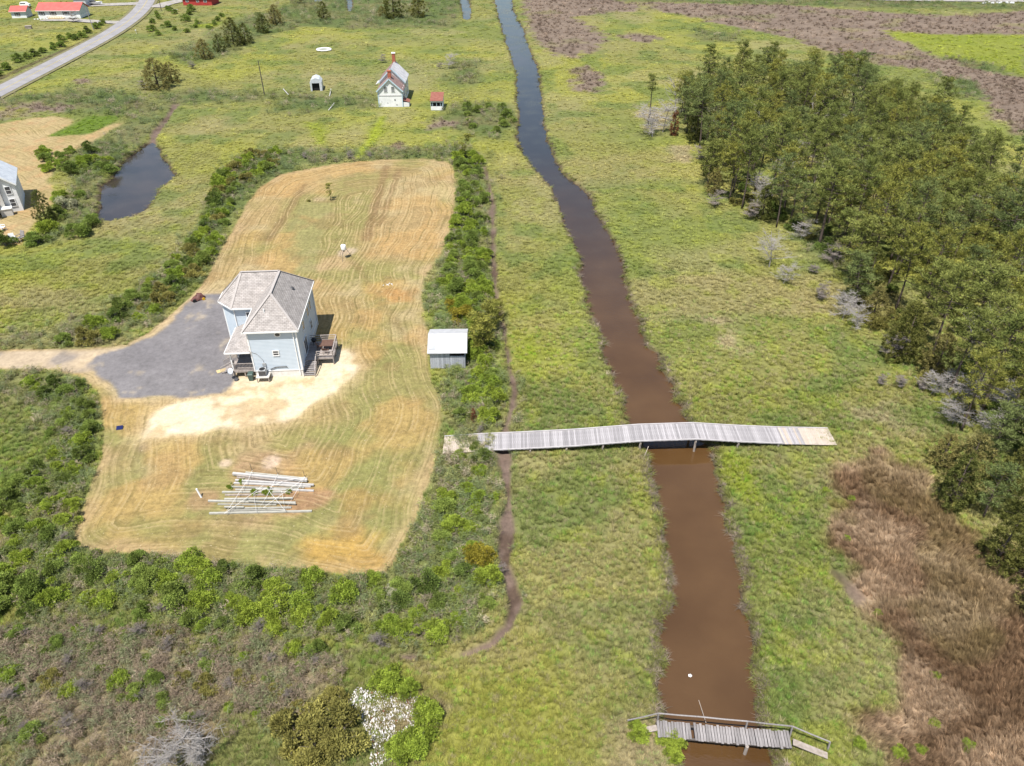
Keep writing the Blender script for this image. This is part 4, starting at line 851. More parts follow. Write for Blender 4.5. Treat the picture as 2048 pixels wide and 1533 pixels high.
# thickets, scattered shrub by shrub
def thicket(poly, d, keys, s0, s1, label, group, seed=3, keep=1.0):
    pts = poisson(poly, d, 9000, seed); pts = [p for p in pts if random.random() < keep]
    if not pts: return
    a = np.array(pts); k = classify(a[:, 0], a[:, 1])
    for (x, y), dg, sw, lw in zip(pts, k['dg'], k['sdw'], k['sl']):
        if dg < 1.25 or sw < 1.0 or lw < .75: continue
        if -11.2 < x < -4.9 and 77.5 < y < 84.5: continue
        s = random.uniform(s0, s1); kk = random.choice(keys); hue = {'a': 'bright yellow green', 'b': 'grey green', 'c': 'yellow', 'd': 'dark green', 'e': 'olive'}[kk[6]]; size = 'large' if s > (s0 + s1) / 2 else 'small'
        lb = f"{size} {hue} " + label.split(' ', 1)[1].replace('green ', '').replace('leafy ', ''); plant(kk, {'a': 'myrtle_shrub', 'b': 'groundsel_shrub', 'c': 'yellow_shrub', 'd': 'holly_shrub', 'e': 'olive_shrub'}[kk[6]], x, y, s, lb, 'shrub', f'{size} {hue} {group}', sz=s * random.uniform(.8, 1.15))
EAST = survey([(915, 320), (945, 310), (965, 340), (975, 450), (975, 560), (990, 640), (1010, 730), (1010, 800), (990, 850), (910, 850), (930, 780), (905, 720), (950, 690), (900, 600), (885, 560), (905, 490), (915, 420)])
thicket(EAST, 1.85, ['shrub_a0', 'shrub_a1', 'shrub_a2', 'shrub_b0', 'shrub_b1', 'shrub_d0'], .95, 1.85, 'green leafy shrub in the strip between the mown yard and the muddy gut', 'shrubs of the east thicket', 3, .95)
SE = survey([(905, 905), (960, 885), (1000, 905), (1003, 1000), (995, 1110), (990, 1180), (950, 1240), (900, 1265), (810, 1290), (730, 1270), (640, 1250), (560, 1265), (400, 1255), (385, 1150), (470, 1142), (640, 1160), (680, 1155), (760, 1165), (880, 1160), (880, 1060), (890, 980)])
thicket(SE, 1.8, ['shrub_a0', 'shrub_a1', 'shrub_a2', 'shrub_a1', 'shrub_b0', 'shrub_d0'], .8, 1.6, 'bright green shrub in the thicket below the mown yard and boardwalk', 'shrubs of the south east thicket', 4, .9)
SW = survey([(-60, 1010), (60, 960), (110, 900), (150, 960), (160, 1020), (140, 1100), (300, 1118), (400, 1130), (420, 1200), (380, 1260), (330, 1250), (250, 1220), (120, 1230), (-60, 1230)])
thicket(SW, 1.95, ['shrub_a0', 'shrub_a2', 'shrub_a1', 'shrub_b1', 'shrub_d0', 'shrub_b0'], .85, 1.75, 'green shrub in the thicket at the lower left of the yard', 'shrubs of the south west thicket', 5, .95)
LB = survey([(-60, 1260), (300, 1270), (520, 1300), (640, 1300), (600, 1420), (330, 1460), (-60, 1480)])
thicket(LB, 1.9, ['shrub_a1', 'shrub_b0', 'shrub_b1', 'shrub_e0'], .5, 1.15, 'low green bush among dry grass in the lower left', 'low bushes at lower left', 6, .75)
for x, y in poisson(LB, 3.2, 4000, 15): plant(random.choice(['dead3', 'dead4']), 'dead_bush', x, y, random.uniform(.35, .6), 'bare brown twiggy bush in the dry scrub at lower left', 'dead bush', 'bare bushes at lower left')
WEST = survey([(60, 770), (160, 770), (195, 840), (195, 900), (150, 950), (100, 890), (130, 830)])
thicket(WEST, 2.0, ['shrub_b0', 'shrub_b1', 'shrub_a0', 'shrub_d1'], .8, 1.5, 'green shrub along the curved west edge of the yard', 'shrubs of the west edge', 7, .9)
NW = survey([(120, 692), (200, 650), (270, 600), (330, 540), (400, 480), (425, 410), (440, 360), (490, 315), (560, 308), (540, 345), (490, 370), (455, 440), (420, 520), (350, 600), (270, 660), (190, 690)])
thicket(NW, 2.2, ['shrub_a0', 'shrub_b0', 'shrub_b1', 'shrub_d0', 'shrub_e0'], 1.0, 1.9, 'green shrub in the hedgerow along the north west of the yard', 'shrubs of the north west hedgerow', 8, .9)
PW = survey([(70, 310), (150, 300), (215, 310), (240, 330), (200, 365), (190, 400), (190, 460), (120, 500), (60, 510), (110, 440), (110, 360)])
thicket(PW, 3.0, ['shrub_a0', 'shrub_b0', 'shrub_b1', 'shrub_d1'], 1.2, 2.2, 'green shrub between the left house and the pond', 'shrubs by the pond', 9, .6)
for px, py, s in ((700, 318, 1.2), (610, 318, 1.0), (650, 320, .9), (740, 316, .8)): P1('dead4', 'dead_bush', px, py, s * .7, 'grey leafless bush at the top edge of the yard', 'dead bush', 'dead bushes top of yard')
RDIT = survey([(-40, 165), (0, 152), (60, 122), (150, 84), (215, 52), (205, 48), (130, 82), (50, 115), (0, 140), (-40, 150)])
thicket(RDIT, 3.6, ['shrub_b0', 'shrub_b1', 'shrub_d0'], 1.2, 2.0, 'green bush on the ditch beside the paved road', 'bushes on the road ditch', 10, .8)
FARB = survey([(330, 20), (420, 12), (470, 20), (420, 60), (310, 75), (290, 40)])
thicket(FARB, 7, ['shrub_b0', 'shrub_b1'], 1.2, 2.2, 'low green bush in the far reeds right of the road', 'far bushes right of the road', 11, .7)
CRB = survey([(930, 215), (1000, 215), (1030, 240), (1000, 275), (940, 262)])
thicket(CRB, 3.5, ['shrub_b0', 'shrub_b1'], 1.0, 1.9, 'grey green bush by the creek near the rusty roofed shed', 'bushes by the creek', 12, .7)
for px, py, s in ((1275, 1470, 1.0), (1350, 1490, .9), (1345, 1515, .8), (1325, 1480, .7)): P1('shrub_a0', 'shrub', px, py, s, 'green bush at the left end of the old footbridge', 'shrub', 'bushes at old footbridge')
for px, py, s in ((1755, 1230, .45), (1795, 1290, .4), (1870, 1355, .45), (1865, 1450, .55), (1800, 1510, .7), (1840, 1500, .5), (1935, 1495, .6), (1715, 1490, .6), (1700, 1000, .5), (1690, 1080, .5), (1650, 985, .5)): P1('shrub_a1', 'shrub', px, py, s, 'small bright green bush among the brown rushes', 'shrub', 'bushes in the brown rushes')
for px, py, s, k, lb in [(600, 1470, 2.2, 'shrub_e0', 'large olive shrub left of the white shell heap'), (680, 1480, 2.3, 'shrub_e0', 'large olive shrub touching the left side of the shell heap'), (640, 1520, 2.0, 'shrub_e0', 'olive shrub at the bottom edge below the large olive ones'),
        (770, 1370, 1.5, 'shrub_a1', 'bright green shrub above the shell heap'), (815, 1385, 1.1, 'shrub_a0', 'smaller green shrub at the upper right of shell heap'), (850, 1440, 1.5, 'shrub_a1', 'bright green shrub on the right side of the shell heap'), (830, 1490, 1.6, 'shrub_a1', 'bright green shrub low on the right of the shell heap'), (800, 1510, 1.3, 'shrub_a0', 'bright green shrub at the bottom edge below the shell heap'), (670, 1405, 1.2, 'shrub_e0', 'olive shrub above left of the shell heap')]:
    P1(k, 'shrub', px, py, s, lb, 'shrub')
P1('fallen', 'fallen_dead_tree', 330, 1520, 1.0, 'bleached fallen tree with many bare branches at bottom left', 'tree', rz=.3); P1('dead1', 'dead_bush', 400, 1520, .7, 'bleached bare branches right of the fallen tree', 'dead bush', sz=.5)
for px, py, s in ((330, 1225, .5), (520, 1265, .5), (760, 1290, .6), (1000, 1150, .5), (560, 1230, .5), (130, 1090, .5), (140, 870, .5), (300, 1140, .45), (960, 870, .4)): P1('dead3', 'dead_bush', px, py, s, 'bare grey twiggy bush in the thicket around the yard', 'dead bush', 'bare bushes in the thickets')
# ------------------------------------------------------------------ blue house
HO = at(608, 752); HR = R(3.74)
house = tag(empty('blue_house', HO, HR), 'two storey pale blue house with taupe hip roof on the gravel pad', 'house')
EV, RG = 6.85, 10.2
def wall_loop(pts, z0, z1, course=.2):
    """lap siding round an open chain of wall corners: each course leans out at its foot"""
    b = MB(); n = int(round((z1 - z0) / course)); ch = (z1 - z0) / n
    for (x0, y0), (x1, y1) in zip(pts[:-1], pts[1:]):
        d = Vector((x1 - x0, y1 - y0)); d.normalize(); nx, ny = d.y, -d.x
        for k in range(n):
            za, zb = z0 + k * ch, z0 + (k + 1) * ch; o = .022
            b.face([(x0 + nx * o, y0 + ny * o, za), (x1 + nx * o, y1 + ny * o, za), (x1, y1, zb), (x0, y0, zb)])
            b.face([(x0, y0, za), (x1, y1, za), (x1 + nx * o, y1 + ny * o, za), (x0 + nx * o, y0 + ny * o, za)])
    return b
MAIN = [(-5.85, 5.95), (-5.85, 0), (0, 0), (0, 12.1), (-8.7, 12.1), (-10.6, 10.1), (-10.6, 7.75), (-8.75, 5.95), (-5.85, 5.95)]
wall_loop(MAIN, .95, EV + .05).build('siding', M['siding'], house)
f = MB()
for (x0, y0), (x1, y1) in zip(MAIN[:-1], MAIN[1:]):
    f.face([(x0, y0, -.1), (x1, y1, -.1), (x1, y1, .95), (x0, y0, .95)])
f.build('foundation', M['foundation'], house)
tb = MB()
for (x0, y0), (x1, y1) in zip(MAIN[:-1], MAIN[1:]):
    d = Vector((x1 - x0, y1 - y0)).normalized(); tb.beam((x0 + d.y * .03, y0 - d.x * .03, .98), (x1 + d.y * .03, y1 - d.x * .03, .98), .05, .14)
tb.build('base_trim', M['white'], house)
for x, y in MAIN[1:-1]: MB().box(x - .075, x + .075, y - .075, y + .075, .96, EV + .02).build('corner_trim', M['white'], house)
# roof: hips at 45 degrees, wing ends in a half octagon
o = .42
FL, FRr, BR = (-5.85 - o, -o, EV), (o, -o, EV), (o, 12.1 + o, EV)
VAL = (-5.85 - o, 5.95 - o, EV); WB = (-8.75 - o * .4, 5.95 - o, EV); WA = (-10.6 - o, 7.75 - o * .4, EV); WA2 = (-10.6 - o, 10.1 + o * .4, EV); WB2 = (-8.7 - o * .4, 12.1 + o, EV)
AP = (-2.925, 3.0, RG); RB = (-2.925, 9.03, RG); WR = (-7.75, 9.03, RG)
rb = MB()
rb.slab([FL, FRr, AP], .12); rb.slab([FRr, BR, RB, AP], .12); rb.slab([BR, WB2, WR, RB], .12)
rb.slab([FL, AP, RB, VAL], .12); rb.slab([VAL, RB, WR, WB], .12); rb.slab([WB, WR, WA], .12); rb.slab([WA, WR, WA2], .12); rb.slab([WA2, WR, WB2], .12)
me = rb.mesh('roof', M['shingle']); uv_planar(me); roof = link('roof', me, house)
for a, b in ((FL, AP), (FRr, AP), (AP, RB), (RB, WR), (BR, RB), (WR, WB), (WR, WA), (WR, WA2), (WR, WB2)):
    MB().beam((a[0], a[1], a[2] + .035), (b[0], b[1], b[2] + .035), .3, .04).build('ridge_cap', M['ridgecap'], roof)
eaves = [FL, FRr, BR, WB2, WA2, WA, WB, VAL, FL]
for a, b in zip(eaves[:-1], eaves[1:]): MB().beam((a[0], a[1], a[2] - .08), (b[0], b[1], b[2] - .08), .09, .19).build('gutter', M['white'], roof)
MB().face([(p[0] * .99 - .03, p[1] * .99 + .06, EV - .13) for p in eaves[:-1]]).build('soffit', M['white'], roof)
MB().lathe([(.34, 0), (.34, .06), (.26, .22), (.1, .3), (.02, .31)], 16, (-1.35, 7.3, RG - 1.75)).build('roof_vent', M['dark_metal'], roof, smooth=True)
MB().tube([(-3.6, 1.35, 7.9), (-3.6, 1.35, 9.0)], .07, 8).build('vent_pipe', M['white'], roof)
for x, y in ((-.35, -.09), (.09, 12.0), (-8.75, 5.85)): MB().box(x - .05, x + .05, y - .05, y + .05, .3, EV - .1).build('downspout', M['white'], house)
def window(parent, x, y, z, w, h, ang, rows=2, cols=1, name='window', shut=None):
    """framed sash window centred at x,y,z facing ang (0 = towards -y)"""
    fr = MB(); ft = .09
    fr.box(-w / 2 - ft, w / 2 + ft, -.07, 0, h / 2, h / 2 + ft); fr.box(-w / 2 - ft, w / 2 + ft, -.08, 0, -h / 2 - ft, -h / 2)
    fr.box(-w / 2 - ft, -w / 2, -.07, 0, -h / 2, h / 2); fr.box(w / 2, w / 2 + ft, -.07, 0, -h / 2, h / 2)
    for i in range(1, rows): fr.box(-w / 2, w / 2, -.05, 0, -h / 2 + h * i / rows - .03, -h / 2 + h * i / rows + .03)
    for i in range(1, cols): fr.box(-w / 2 + w * i / cols - .03, -w / 2 + w * i / cols + .03, -.05, 0, -h / 2, h / 2)
    fo = fr.build(name, M['white'], parent, (x, y, z), (0, 0, ang))
    MB().box(-w / 2, w / 2, -.035, -.028, -h / 2, h / 2).build('pane', M['glass'], fo)
    if shut:
        for s in (-1, 1): MB().box(s * (w / 2 + .3) - .2, s * (w / 2 + .3) + .2, -.06, -.02, -h / 2 - .05, h / 2 + .05).build('shutter', M[shut], fo)
    return fo
window(house, -2.85, -.03, 3.55, .62, .62, 0, 2)
ov = MB(); ov.lathe([(.30, .0), (.40, .0), (.40, .06), (.30, .06)], 18); q = ov.build('oval_window', M['white'], house, (-2.2, -.03, 6.2), (math.pi / 2, 0, 0)); q.scale = (1, .8, 1)
MB().lathe([(.30, .062), (.001, .075)], 18).build('pane', M['glass'], q)
for y, z, h in ((4.0, 5.0, 1.25), (7.4, 5.0, 1.25), (9.2, 5.0, 1.25), (8.2, 2.6, 1.2)): window(house, .03, y, z, .85, h, math.pi / 2)
window(house, .03, 3.6, 2.25, 1.7, 2.1, math.pi / 2, 1, 2, 'sliding_door')
window(house, -6.75, 5.92, 5.3, 1.0, 1.5, 0, 2); window(house, -5.88, 3.4, 2.4, .95, 2.1, -math.pi / 2, 1, 1, 'front_door')
window(house, -7.6, 5.92, 2.5, .9, 1.5, 0, 2)
MB().box(-4.75, -4.35, -.16, -.03, 1.7, 2.2).build('meter_box', M['grey_metal'], house)
MB().tube([(-4.55, -.08, 2.2), (-4.6, -.08, 2.7), (-5.2, -.08, 3.6), (-5.8, -.08, 3.9)], .025, 6).build('conduit', M['grey_metal'], house)
MB().tube([(-3.9, -.1, 1.2), (-3.2, -.1, 1.55), (-1.9, -.1, 1.6), (-1.8, -.1, 1.4)], .045, 6).build('refrigerant_pipe', M['dark_metal'], house)
# porch on the left
porch = empty('porch'); porch.parent = house; porch.location = (0, 0, 0)
for i in range(18):
    y = .1 + i * .325; MB().box(-8.6, -5.93, y, y + .30, 1.06, 1.11).build('plank', M['deckwood'], porch)
MB().box(-8.6, -5.9, .05, .12, .8, 1.05).build('rim_joist', M['deckwood'], porch); MB().box(-8.66, -8.6, .05, 5.9, .8, 1.05).build('rim_joist', M['deckwood'], porch)
pr = MB(); PE = 3.9
pr.slab([(-9.0, -.25, PE), (-5.89, -.25, PE), (-5.89, 2.7, 5.25)], .1); pr.slab([(-9.0, -.25, PE), (-5.89, 2.7, 5.25), (-5.89, 5.9, 5.25), (-9.0, 5.9, PE)], .1)
me = pr.mesh('porch_roof', M['shingle']); uv_planar(me); proof = link('porch_roof', me, porch)
for a, b in (((-9.0, -.25), (-5.9, -.25)), ((-9.0, 5.9), (-9.0, -.25))): MB().beam((*a, PE - .07), (*b, PE - .07), .08, .16).build('fascia', M['white'], porch)
for x, y in ((-8.5, .2), (-8.5, 3.0), (-8.5, 5.6)): MB().box(x - .07, x + .07, y - .07, y + .07, 1.1, PE - .08).build('post', M['white'], porch)
for x, y in ((-8.5, .2), (-7.2, .2), (-8.5, 3.0), (-8.5, 5.6)): MB().box(x - .08, x + .08, y - .08, y + .08, -.1, .8).build('footing_post', M['pile'], porch)
def railing(parent, a, b, h=.95, step=.17, m='deckwood', top=.09):
    a = Vector(a); b = Vector(b); r = MB(); r.beam(a + Vector((0, 0, h)), b + Vector((0, 0, h)), top, .06); r.beam(a + Vector((0, 0, .12)), b + Vector((0, 0, .12)), .06, .06)
    n = max(2, int((b - a).length / step))
    for i in range(n + 1):
        p = a.lerp(b, i / n); r.beam(p + Vector((0, 0, .12)), p + Vector((0, 0, h)), .04, .04)
    return r.build('railing', M[m], parent)
railing(porch, (-8.5, .15, 1.1), (-5.95, .15, 1.1)); railing(porch, (-8.55, .3, 1.1), (-8.55, 1.0, 1.1)); railing(porch, (-8.55, 2.6, 1.1), (-8.55, 5.8, 1.1))
railing(porch, (-8.65, 1.0, 1.0), (-10.4, 1.0, .05)); railing(porch, (-8.65, 2.6, 1.0), (-10.4, 2.6, .05))
for i in range(6): MB().box(-8.95 - i * .28, -8.66 - i * .28, 1.05, 2.55, .87 - i * .165, .92 - i * .165).build('step', M['deckwood'], porch)
# rear deck on the right
deck = empty('deck'); deck.parent = house
for i in range(16): MB().box(.05, 3.5, 2.32 + i * .245, 2.545 + i * .245, 1.1, 1.15).build('plank', M['deckwood'], deck)
MB().box(.05, 1.45, 1.75, 2.30, 1.1, 1.15).build('plank', M['deckwood'], deck)
for a, b in (((.05, 2.29, 1.0), (3.5, 2.29, 1.0)), ((3.53, 2.3, 1.0), (3.53, 6.2, 1.0)), ((.05, 6.24, 1.0), (3.5, 6.24, 1.0))): MB().beam(a, b, .06, .2).build('rim_joist', M['deckwood'], deck)
for x, y in ((3.48, 2.3), (3.48, 4.25), (3.48, 6.2), (1.5, 2.3), (1.5, 6.2)): MB().box(x - .06, x + .06, y - .06, y + .06, -.1, 2.08).build('post', M['deckwood'], deck)
def open_rail(a, b, z=1.15, h=.95, n=3):
    r = MB(); r.beam((*a, z + h), (*b, z + h), .13, .05)
    for k in range(1, n): r.beam((*a, z + h * k / n), (*b, z + h * k / n), .04, .10)
    return r.build('railing', M['deckwood'], deck)
open_rail((1.5, 2.27), (3.5, 2.27)); open_rail((3.5, 2.27), (3.5, 6.2)); open_rail((.1, 6.2), (3.5, 6.2))
for i in range(8): MB().box(.08, 1.42, 1.45 - i * .27, 1.72 - i * .27, .97 - i * .137, 1.01 - i * .137).build('step', M['weathered'], deck)
for x in (.05, 1.45): MB().beam((x, 1.75, .92), (x, -.5, -.1), .05, .25).build('stringer', M['deckwood'], deck)
MB().beam((1.5, 1.75, 2.05), (1.5, -.42, .98), .1, .05).build('handrail', M['deckwood'], deck); MB().box(1.45, 1.55, -.45, -.35, 0, 1.0).build('post', M['deckwood'], deck)
def hl(x, y, z=0): v = Matrix.Rotation(HR, 4, 'Z') @ Vector((x, y, z)); return Vector((HO.x + v.x, HO.y + v.y, z))
# things around the house
st = tag(empty('equipment_stand', hl(-4.75, -.7), HR), 'white topped platform on legs carrying the air conditioner', 'stand')
MB().box(-.8, .8, -.6, .6, .72, .84).build('platform', M['concrete'], st)
for sx in (-1, 1):
    for sy in (-1, 1): MB().box(sx * .7 - .05, sx * .7 + .05, sy * .5 - .05, sy * .5 + .05, -.1, .72).build('leg', M['pile'], st)
ac = tag(empty('air_conditioner', hl(-4.75, -.65, .843), HR), 'grey air conditioner unit on the raised white stand', 'air conditioner')
MB().box(-.42, .42, -.42, .42, 0, .85).build('cabinet', M['grey_metal'], ac); MB().lathe([(.36, .852), (.36, .87), (.05, .89)], 16).build('fan_grille', M['black'], ac); MB().box(-.425, .425, -.43, -.42, .1, .75).build('louvre_panel', M['dark_metal'], ac)
tbn = tag(empty('trash_bin', hl(-6.35, -.55), HR), 'dark green wheeled trash bin below the porch railing', 'trash bin')
MB().hexa([(-.25, -.28, .06), (.25, -.28, .06), (.25, .24, .06), (-.25, .24, .06), (-.31, -.36, 1.0), (.31, -.36, 1.0), (.31, .34, 1.0), (-.31, .34, 1.0)]).build('body', M['bin'], tbn); MB().hexa([(-.34, -.4, 1.0), (.34, -.4, 1.0), (.34, .38, 1.0), (-.34, .38, 1.0), (-.28, -.3, 1.1), (.28, -.3, 1.1), (.28, .34, 1.12), (-.28, .34, 1.12)]).build('lid', M['bin'], tbn)
for s in (-1, 1): MB().tube([(s * .26 - .04, .26, .13), (s * .26 + .04, .26, .13)], .13, 10).build('wheel', M['black'], tbn)
sd = tag(empty('satellite_dish', hl(-8.75, -.2, 0), HR), 'pale grey satellite dish at the porch corner', 'satellite dish')
MB().tube([(0, .2, 0), (0, .1, 1.15)], .03, 6).build('mast', M['grey_metal'], sd); q = MB().lathe([(.02, 0), (.25, .04), (.42, .13), (.43, .14), (.2, .06)], 18).build('dish', M['galv'], sd, (0, 0, 1.2), (R(55), 0, R(-25)), True); MB().tube([(0, -.3, 1.05), (0, -.62, 1.35)], .015, 5).build('feed_arm', M['dark_metal'], sd)
tag(MB().lathe([(.28, 0), (.3, .02), (.26, .3), (.22, .3)], 12).build('bucket', M['dark_metal'], None, hl(-8.2, -.5), smooth=True), 'dark bucket on the ground under the porch corner', 'bucket')
tag(MB().box(-.6, .6, -.35, .35, 0, .05).build('board', M['tan'], None, hl(-10.6, 1.7, .07), (0, 0, HR + .5)), 'tan board lying at the foot of the porch stairs', 'board')
gr = tag(empty('barbecue_grill', hl(.75, 5.3, 1.15), HR), 'black kettle barbecue grill in the corner of the rear deck', 'grill')
MB().lathe([(.05, .5), (.25, .56), (.34, .75), (.35, .95)], 14).build('bowl', M['black'], gr, smooth=True); MB().lathe([(.355, .855), (.3, 1.02), (.12, 1.12), (.02, 1.13)], 14).build('lid', M['black'], gr, smooth=True)
for k in range(3): a = k * 2.09; MB().beam((.1 * math.cos(a), .1 * math.sin(a), .58), (.33 * math.cos(a), .33 * math.sin(a), 0), .03, .03).build('leg', M['black'], gr)
pt = tag(empty('patio_table', hl(2.55, 4.6, 1.15), HR), 'square brown patio table on the rear deck', 'table')
MB().box(-.75, .75, -.75, .75, .7, .75).build('table_top', M['brown_shutter'], pt)
for sx in (-1, 1):
    for sy in (-1, 1): MB().box(sx * .65 - .03, sx * .65 + .03, sy * .65 - .03, sy * .65 + .03, 0, .7).build('leg', M['brown_shutter'], pt)
def chair(x, y, z, rz, m, label, cat='chair', s=1.0, world_pos=None):
    c = tag(empty('lawn_chair', world_pos or hl(x, y, z), rz), label, cat); c.scale = (s, s, s)
    MB().box(-.27, .27, -.27, .27, .40, .45).build('seat', M[m], c); MB().hexa([(-.27, .22, .45), (.27, .22, .45), (.27, .27, .45), (-.27, .27, .45), (-.27, .38, 1.0), (.27, .38, 1.0), (.27, .42, 1.0), (-.27, .42, 1.0)]).build('backrest', M[m], c)
    for sx in (-1, 1):
        MB().box(sx * .3 - .03, sx * .3 + .03, -.25, .3, .62, .66).build('armrest', M[m], c)
        for y_ in (-.24, .26): MB().box(sx * .29 - .025, sx * .29 + .025, y_ - .025, y_ + .025, 0, .62).build('leg', M[m], c)
chair(1.5, 4.4, 1.15, HR + 1.7, 'brown_shutter', 'brown patio chair left of the deck table'); chair(2.5, 3.2, 1.15, HR + 3.0, 'brown_shutter', 'brown patio chair on the near side of the deck table')
# covered mower on the pad's far corner
mw = tag(empty('covered_mower', at(396, 600), .6), 'riding mower under a brown tarp at the corner of the gravel', 'mower')
rn = random.Random(5); tv = MB(); rows = 9; cols = 12
for j in range(rows):
    for i in range(cols):
        a = 2 * math.pi * i / cols; t = j / (rows - 1); r = (1.0 - .15 * t) * math.sqrt(max(.0, 1 - t ** 2.6)) + .02; k = 1 + .12 * math.sin(a * 5 + j)
        hz = 1.15 * t * (.75 + .25 * math.cos(a)); tv.v.append((1.05 * r * k * math.cos(a), .62 * r * k * math.sin(a), hz + rn.uniform(-.03, .03)))
for j in range(rows - 1):
    for i in range(cols): tv.f.append((j * cols + i, j * cols + (i + 1) % cols, (j + 1) * cols + (i + 1) % cols, (j + 1) * cols + i))
tv.f.append(tuple((rows - 1) * cols + i for i in range(cols))); tv.build('tarp', M['tarp'], mw); MB().tube([(.7, -.62, .22), (.7, -.75, .22)], .22, 10).build('wheel', M['yellow'], mw); MB().tube([(-.6, -.6, .28), (-.6, -.75, .28)], .28, 10).build('wheel', M['black'], mw)
# ------------------------------------------------------------------ weathered shed by the yard
sh = tag(empty('weathered_shed', (-8.15, 79.2, 0), R(1.5)), 'small weathered grey board shed with pale shingle roof by the thicket', 'shed')
w = MB(); w.box(-2.2, 2.2, .05, 5.2, 0, .1).build('floor', M['concrete'], sh)
for i in range(9):
    x0 = -2.2 + i * .275; MB().box(x0, x0 + .262, -.03, .03, .05, 2.55 + .03 * (i % 2)).build('board', M['shedboard'], sh)
for i in range(7):
    x0 = .3 + i * .275; MB().box(x0, x0 + .262, -.03, .03, .05, 1.9).build('board', M['shedboard'], sh)
MB().box(-2.2, 2.2, -.05, -.032, 2.46, 2.62).build('lintel', M['weathered'], sh)
sw_ = MB()
for x in (-2.2, 2.2): sw_.hexa([(x - .04, .04, 0), (x + .04, .04, 0), (x + .04, 5.2, 0), (x - .04, 5.2, 0), (x - .04, .04, 2.6), (x + .04, .04, 2.6), (x + .04, 5.2, 2.6), (x - .04, 5.2, 2.6)]); sw_.face([(x, .0, 2.6), (x, 5.2, 2.6), (x, 2.6, 3.55)])
sw_.box(-2.2, 2.2, 5.16, 5.24, 0, 2.6); sw_.build('wall', M['shedboard'], sh)
MB().slab([(-2.5, -.35, 2.55), (2.5, -.35, 2.55), (2.5, 2.6, 3.65), (-2.5, 2.6, 3.65)], .08).slab([(-2.5, 2.6, 3.65), (2.5, 2.6, 3.65), (2.5, 5.5, 2.55), (-2.5, 5.5, 2.55)], .08).build('roof', M['greyshingle'], sh)
MB().box(-2.1, -.6, .3, .36, .0, .0 + .3).build('sill', M['concrete'], sh)
MB().face([(-2.35, .2, 2.79), (-1.55, .15, 2.772), (-1.55, .75, 2.995), (-1.8, .65, 2.958), (-2.0, .45, 2.883)]).build('roof_patch', M['grey_metal'], sh)

# ------------------------------------------------------------------ boardwalk over the creek
YL, YR = 63.9, 65.35; XL, XR = -7.6, 36.0
def bw_y(x): return YL + (YR - YL) * (x - XL) / (XR - XL)
def bw_z(x): return float(np.interp(x, [-7.6, -3.5, 1, 7, 14.2, 20.3, 25, 30, 36], [.18, .42, .55, .78, 1.3, 1.38, .9, .5, .2]))
bw = tag(empty('boardwalk', (XL, YL, 0)), 'long grey plank boardwalk arching over the brown creek', 'boardwalk')
BWO = Vector((XL, YL, 0)); ang = math.atan2(YR - YL, XR - XL)
pl = MB().box(-.098, .098, -1.5, 1.5, -.045, 0).mesh('plank', M['boardwalk']); pl2 = MB().box(-.098, .098, -1.5, 1.5, -.045, 0).mesh('plank', M['newwood'])
x = XL + .1
while x < XR:
    sl = math.atan2(bw_z(x + .1) - bw_z(x - .1), .2); new = x < -3.9 or x > 32.6 or (x > 30 and random.random() < .3)
    q = link('plank', pl2 if new else pl, bw, Vector((x, bw_y(x) + random.uniform(-.02, .02), bw_z(x) + random.uniform(-.004, .004))) - BWO, (0, -sl, random.uniform(-.006, .006))); x += .21
xs = [-7.6, -3.5, 1, 7, 14.2, 20.3, 25, 30, 36]
for a, b in zip(xs[:-1], xs[1:]):
    for s in (-1, 1):
        if a >= -4 and b < 31 or s > 0: MB().beam(Vector((a, bw_y(a) + s * 1.44, bw_z(a) + .05)) - BWO, Vector((b, bw_y(b) + s * 1.44, bw_z(b) + .05)) - BWO, .12, .09).build('edge_board', M['edgeboard'], bw)
        MB().beam(Vector((a, bw_y(a) + s * 1.2, bw_z(a) - .17)) - BWO, Vector((b, bw_y(b) + s * 1.2, bw_z(b) - .17)) - BWO, .09, .24).build('joist', M['darkwood'], bw)
    MB().beam(Vector((a, bw_y(a), bw_z(a) - .17)) - BWO, Vector((b, bw_y(b), bw_z(b) - .17)) - BWO, .09, .24).build('joist', M['darkwood'], bw)
for x in (-2, 2, 6, 10, 14.1, 20.2, 25, 29.5):
    for s in (-1, 1):
        p = Vector((x, bw_y(x) + s * 1.3, 0)) - BWO; MB().tube([p + Vector((0, 0, -1.8)), p + Vector((0, 0, bw_z(x) - .08))], .13, 10).build('pile', M['pile'], bw)
    MB().beam(Vector((x, bw_y(x) - 1.55, bw_z(x) - .32)) - BWO, Vector((x, bw_y(x) + 1.55, bw_z(x) - .32)) - BWO, .10, .2).build('cross_beam', M['pile'], bw)
tag(MB().tube([at(1288, 915), at(1297, 893, .9)], .035, 5).build('leaning_pole', M['newwood']), 'pale pole leaning against the left pile of the boardwalk', 'pole')
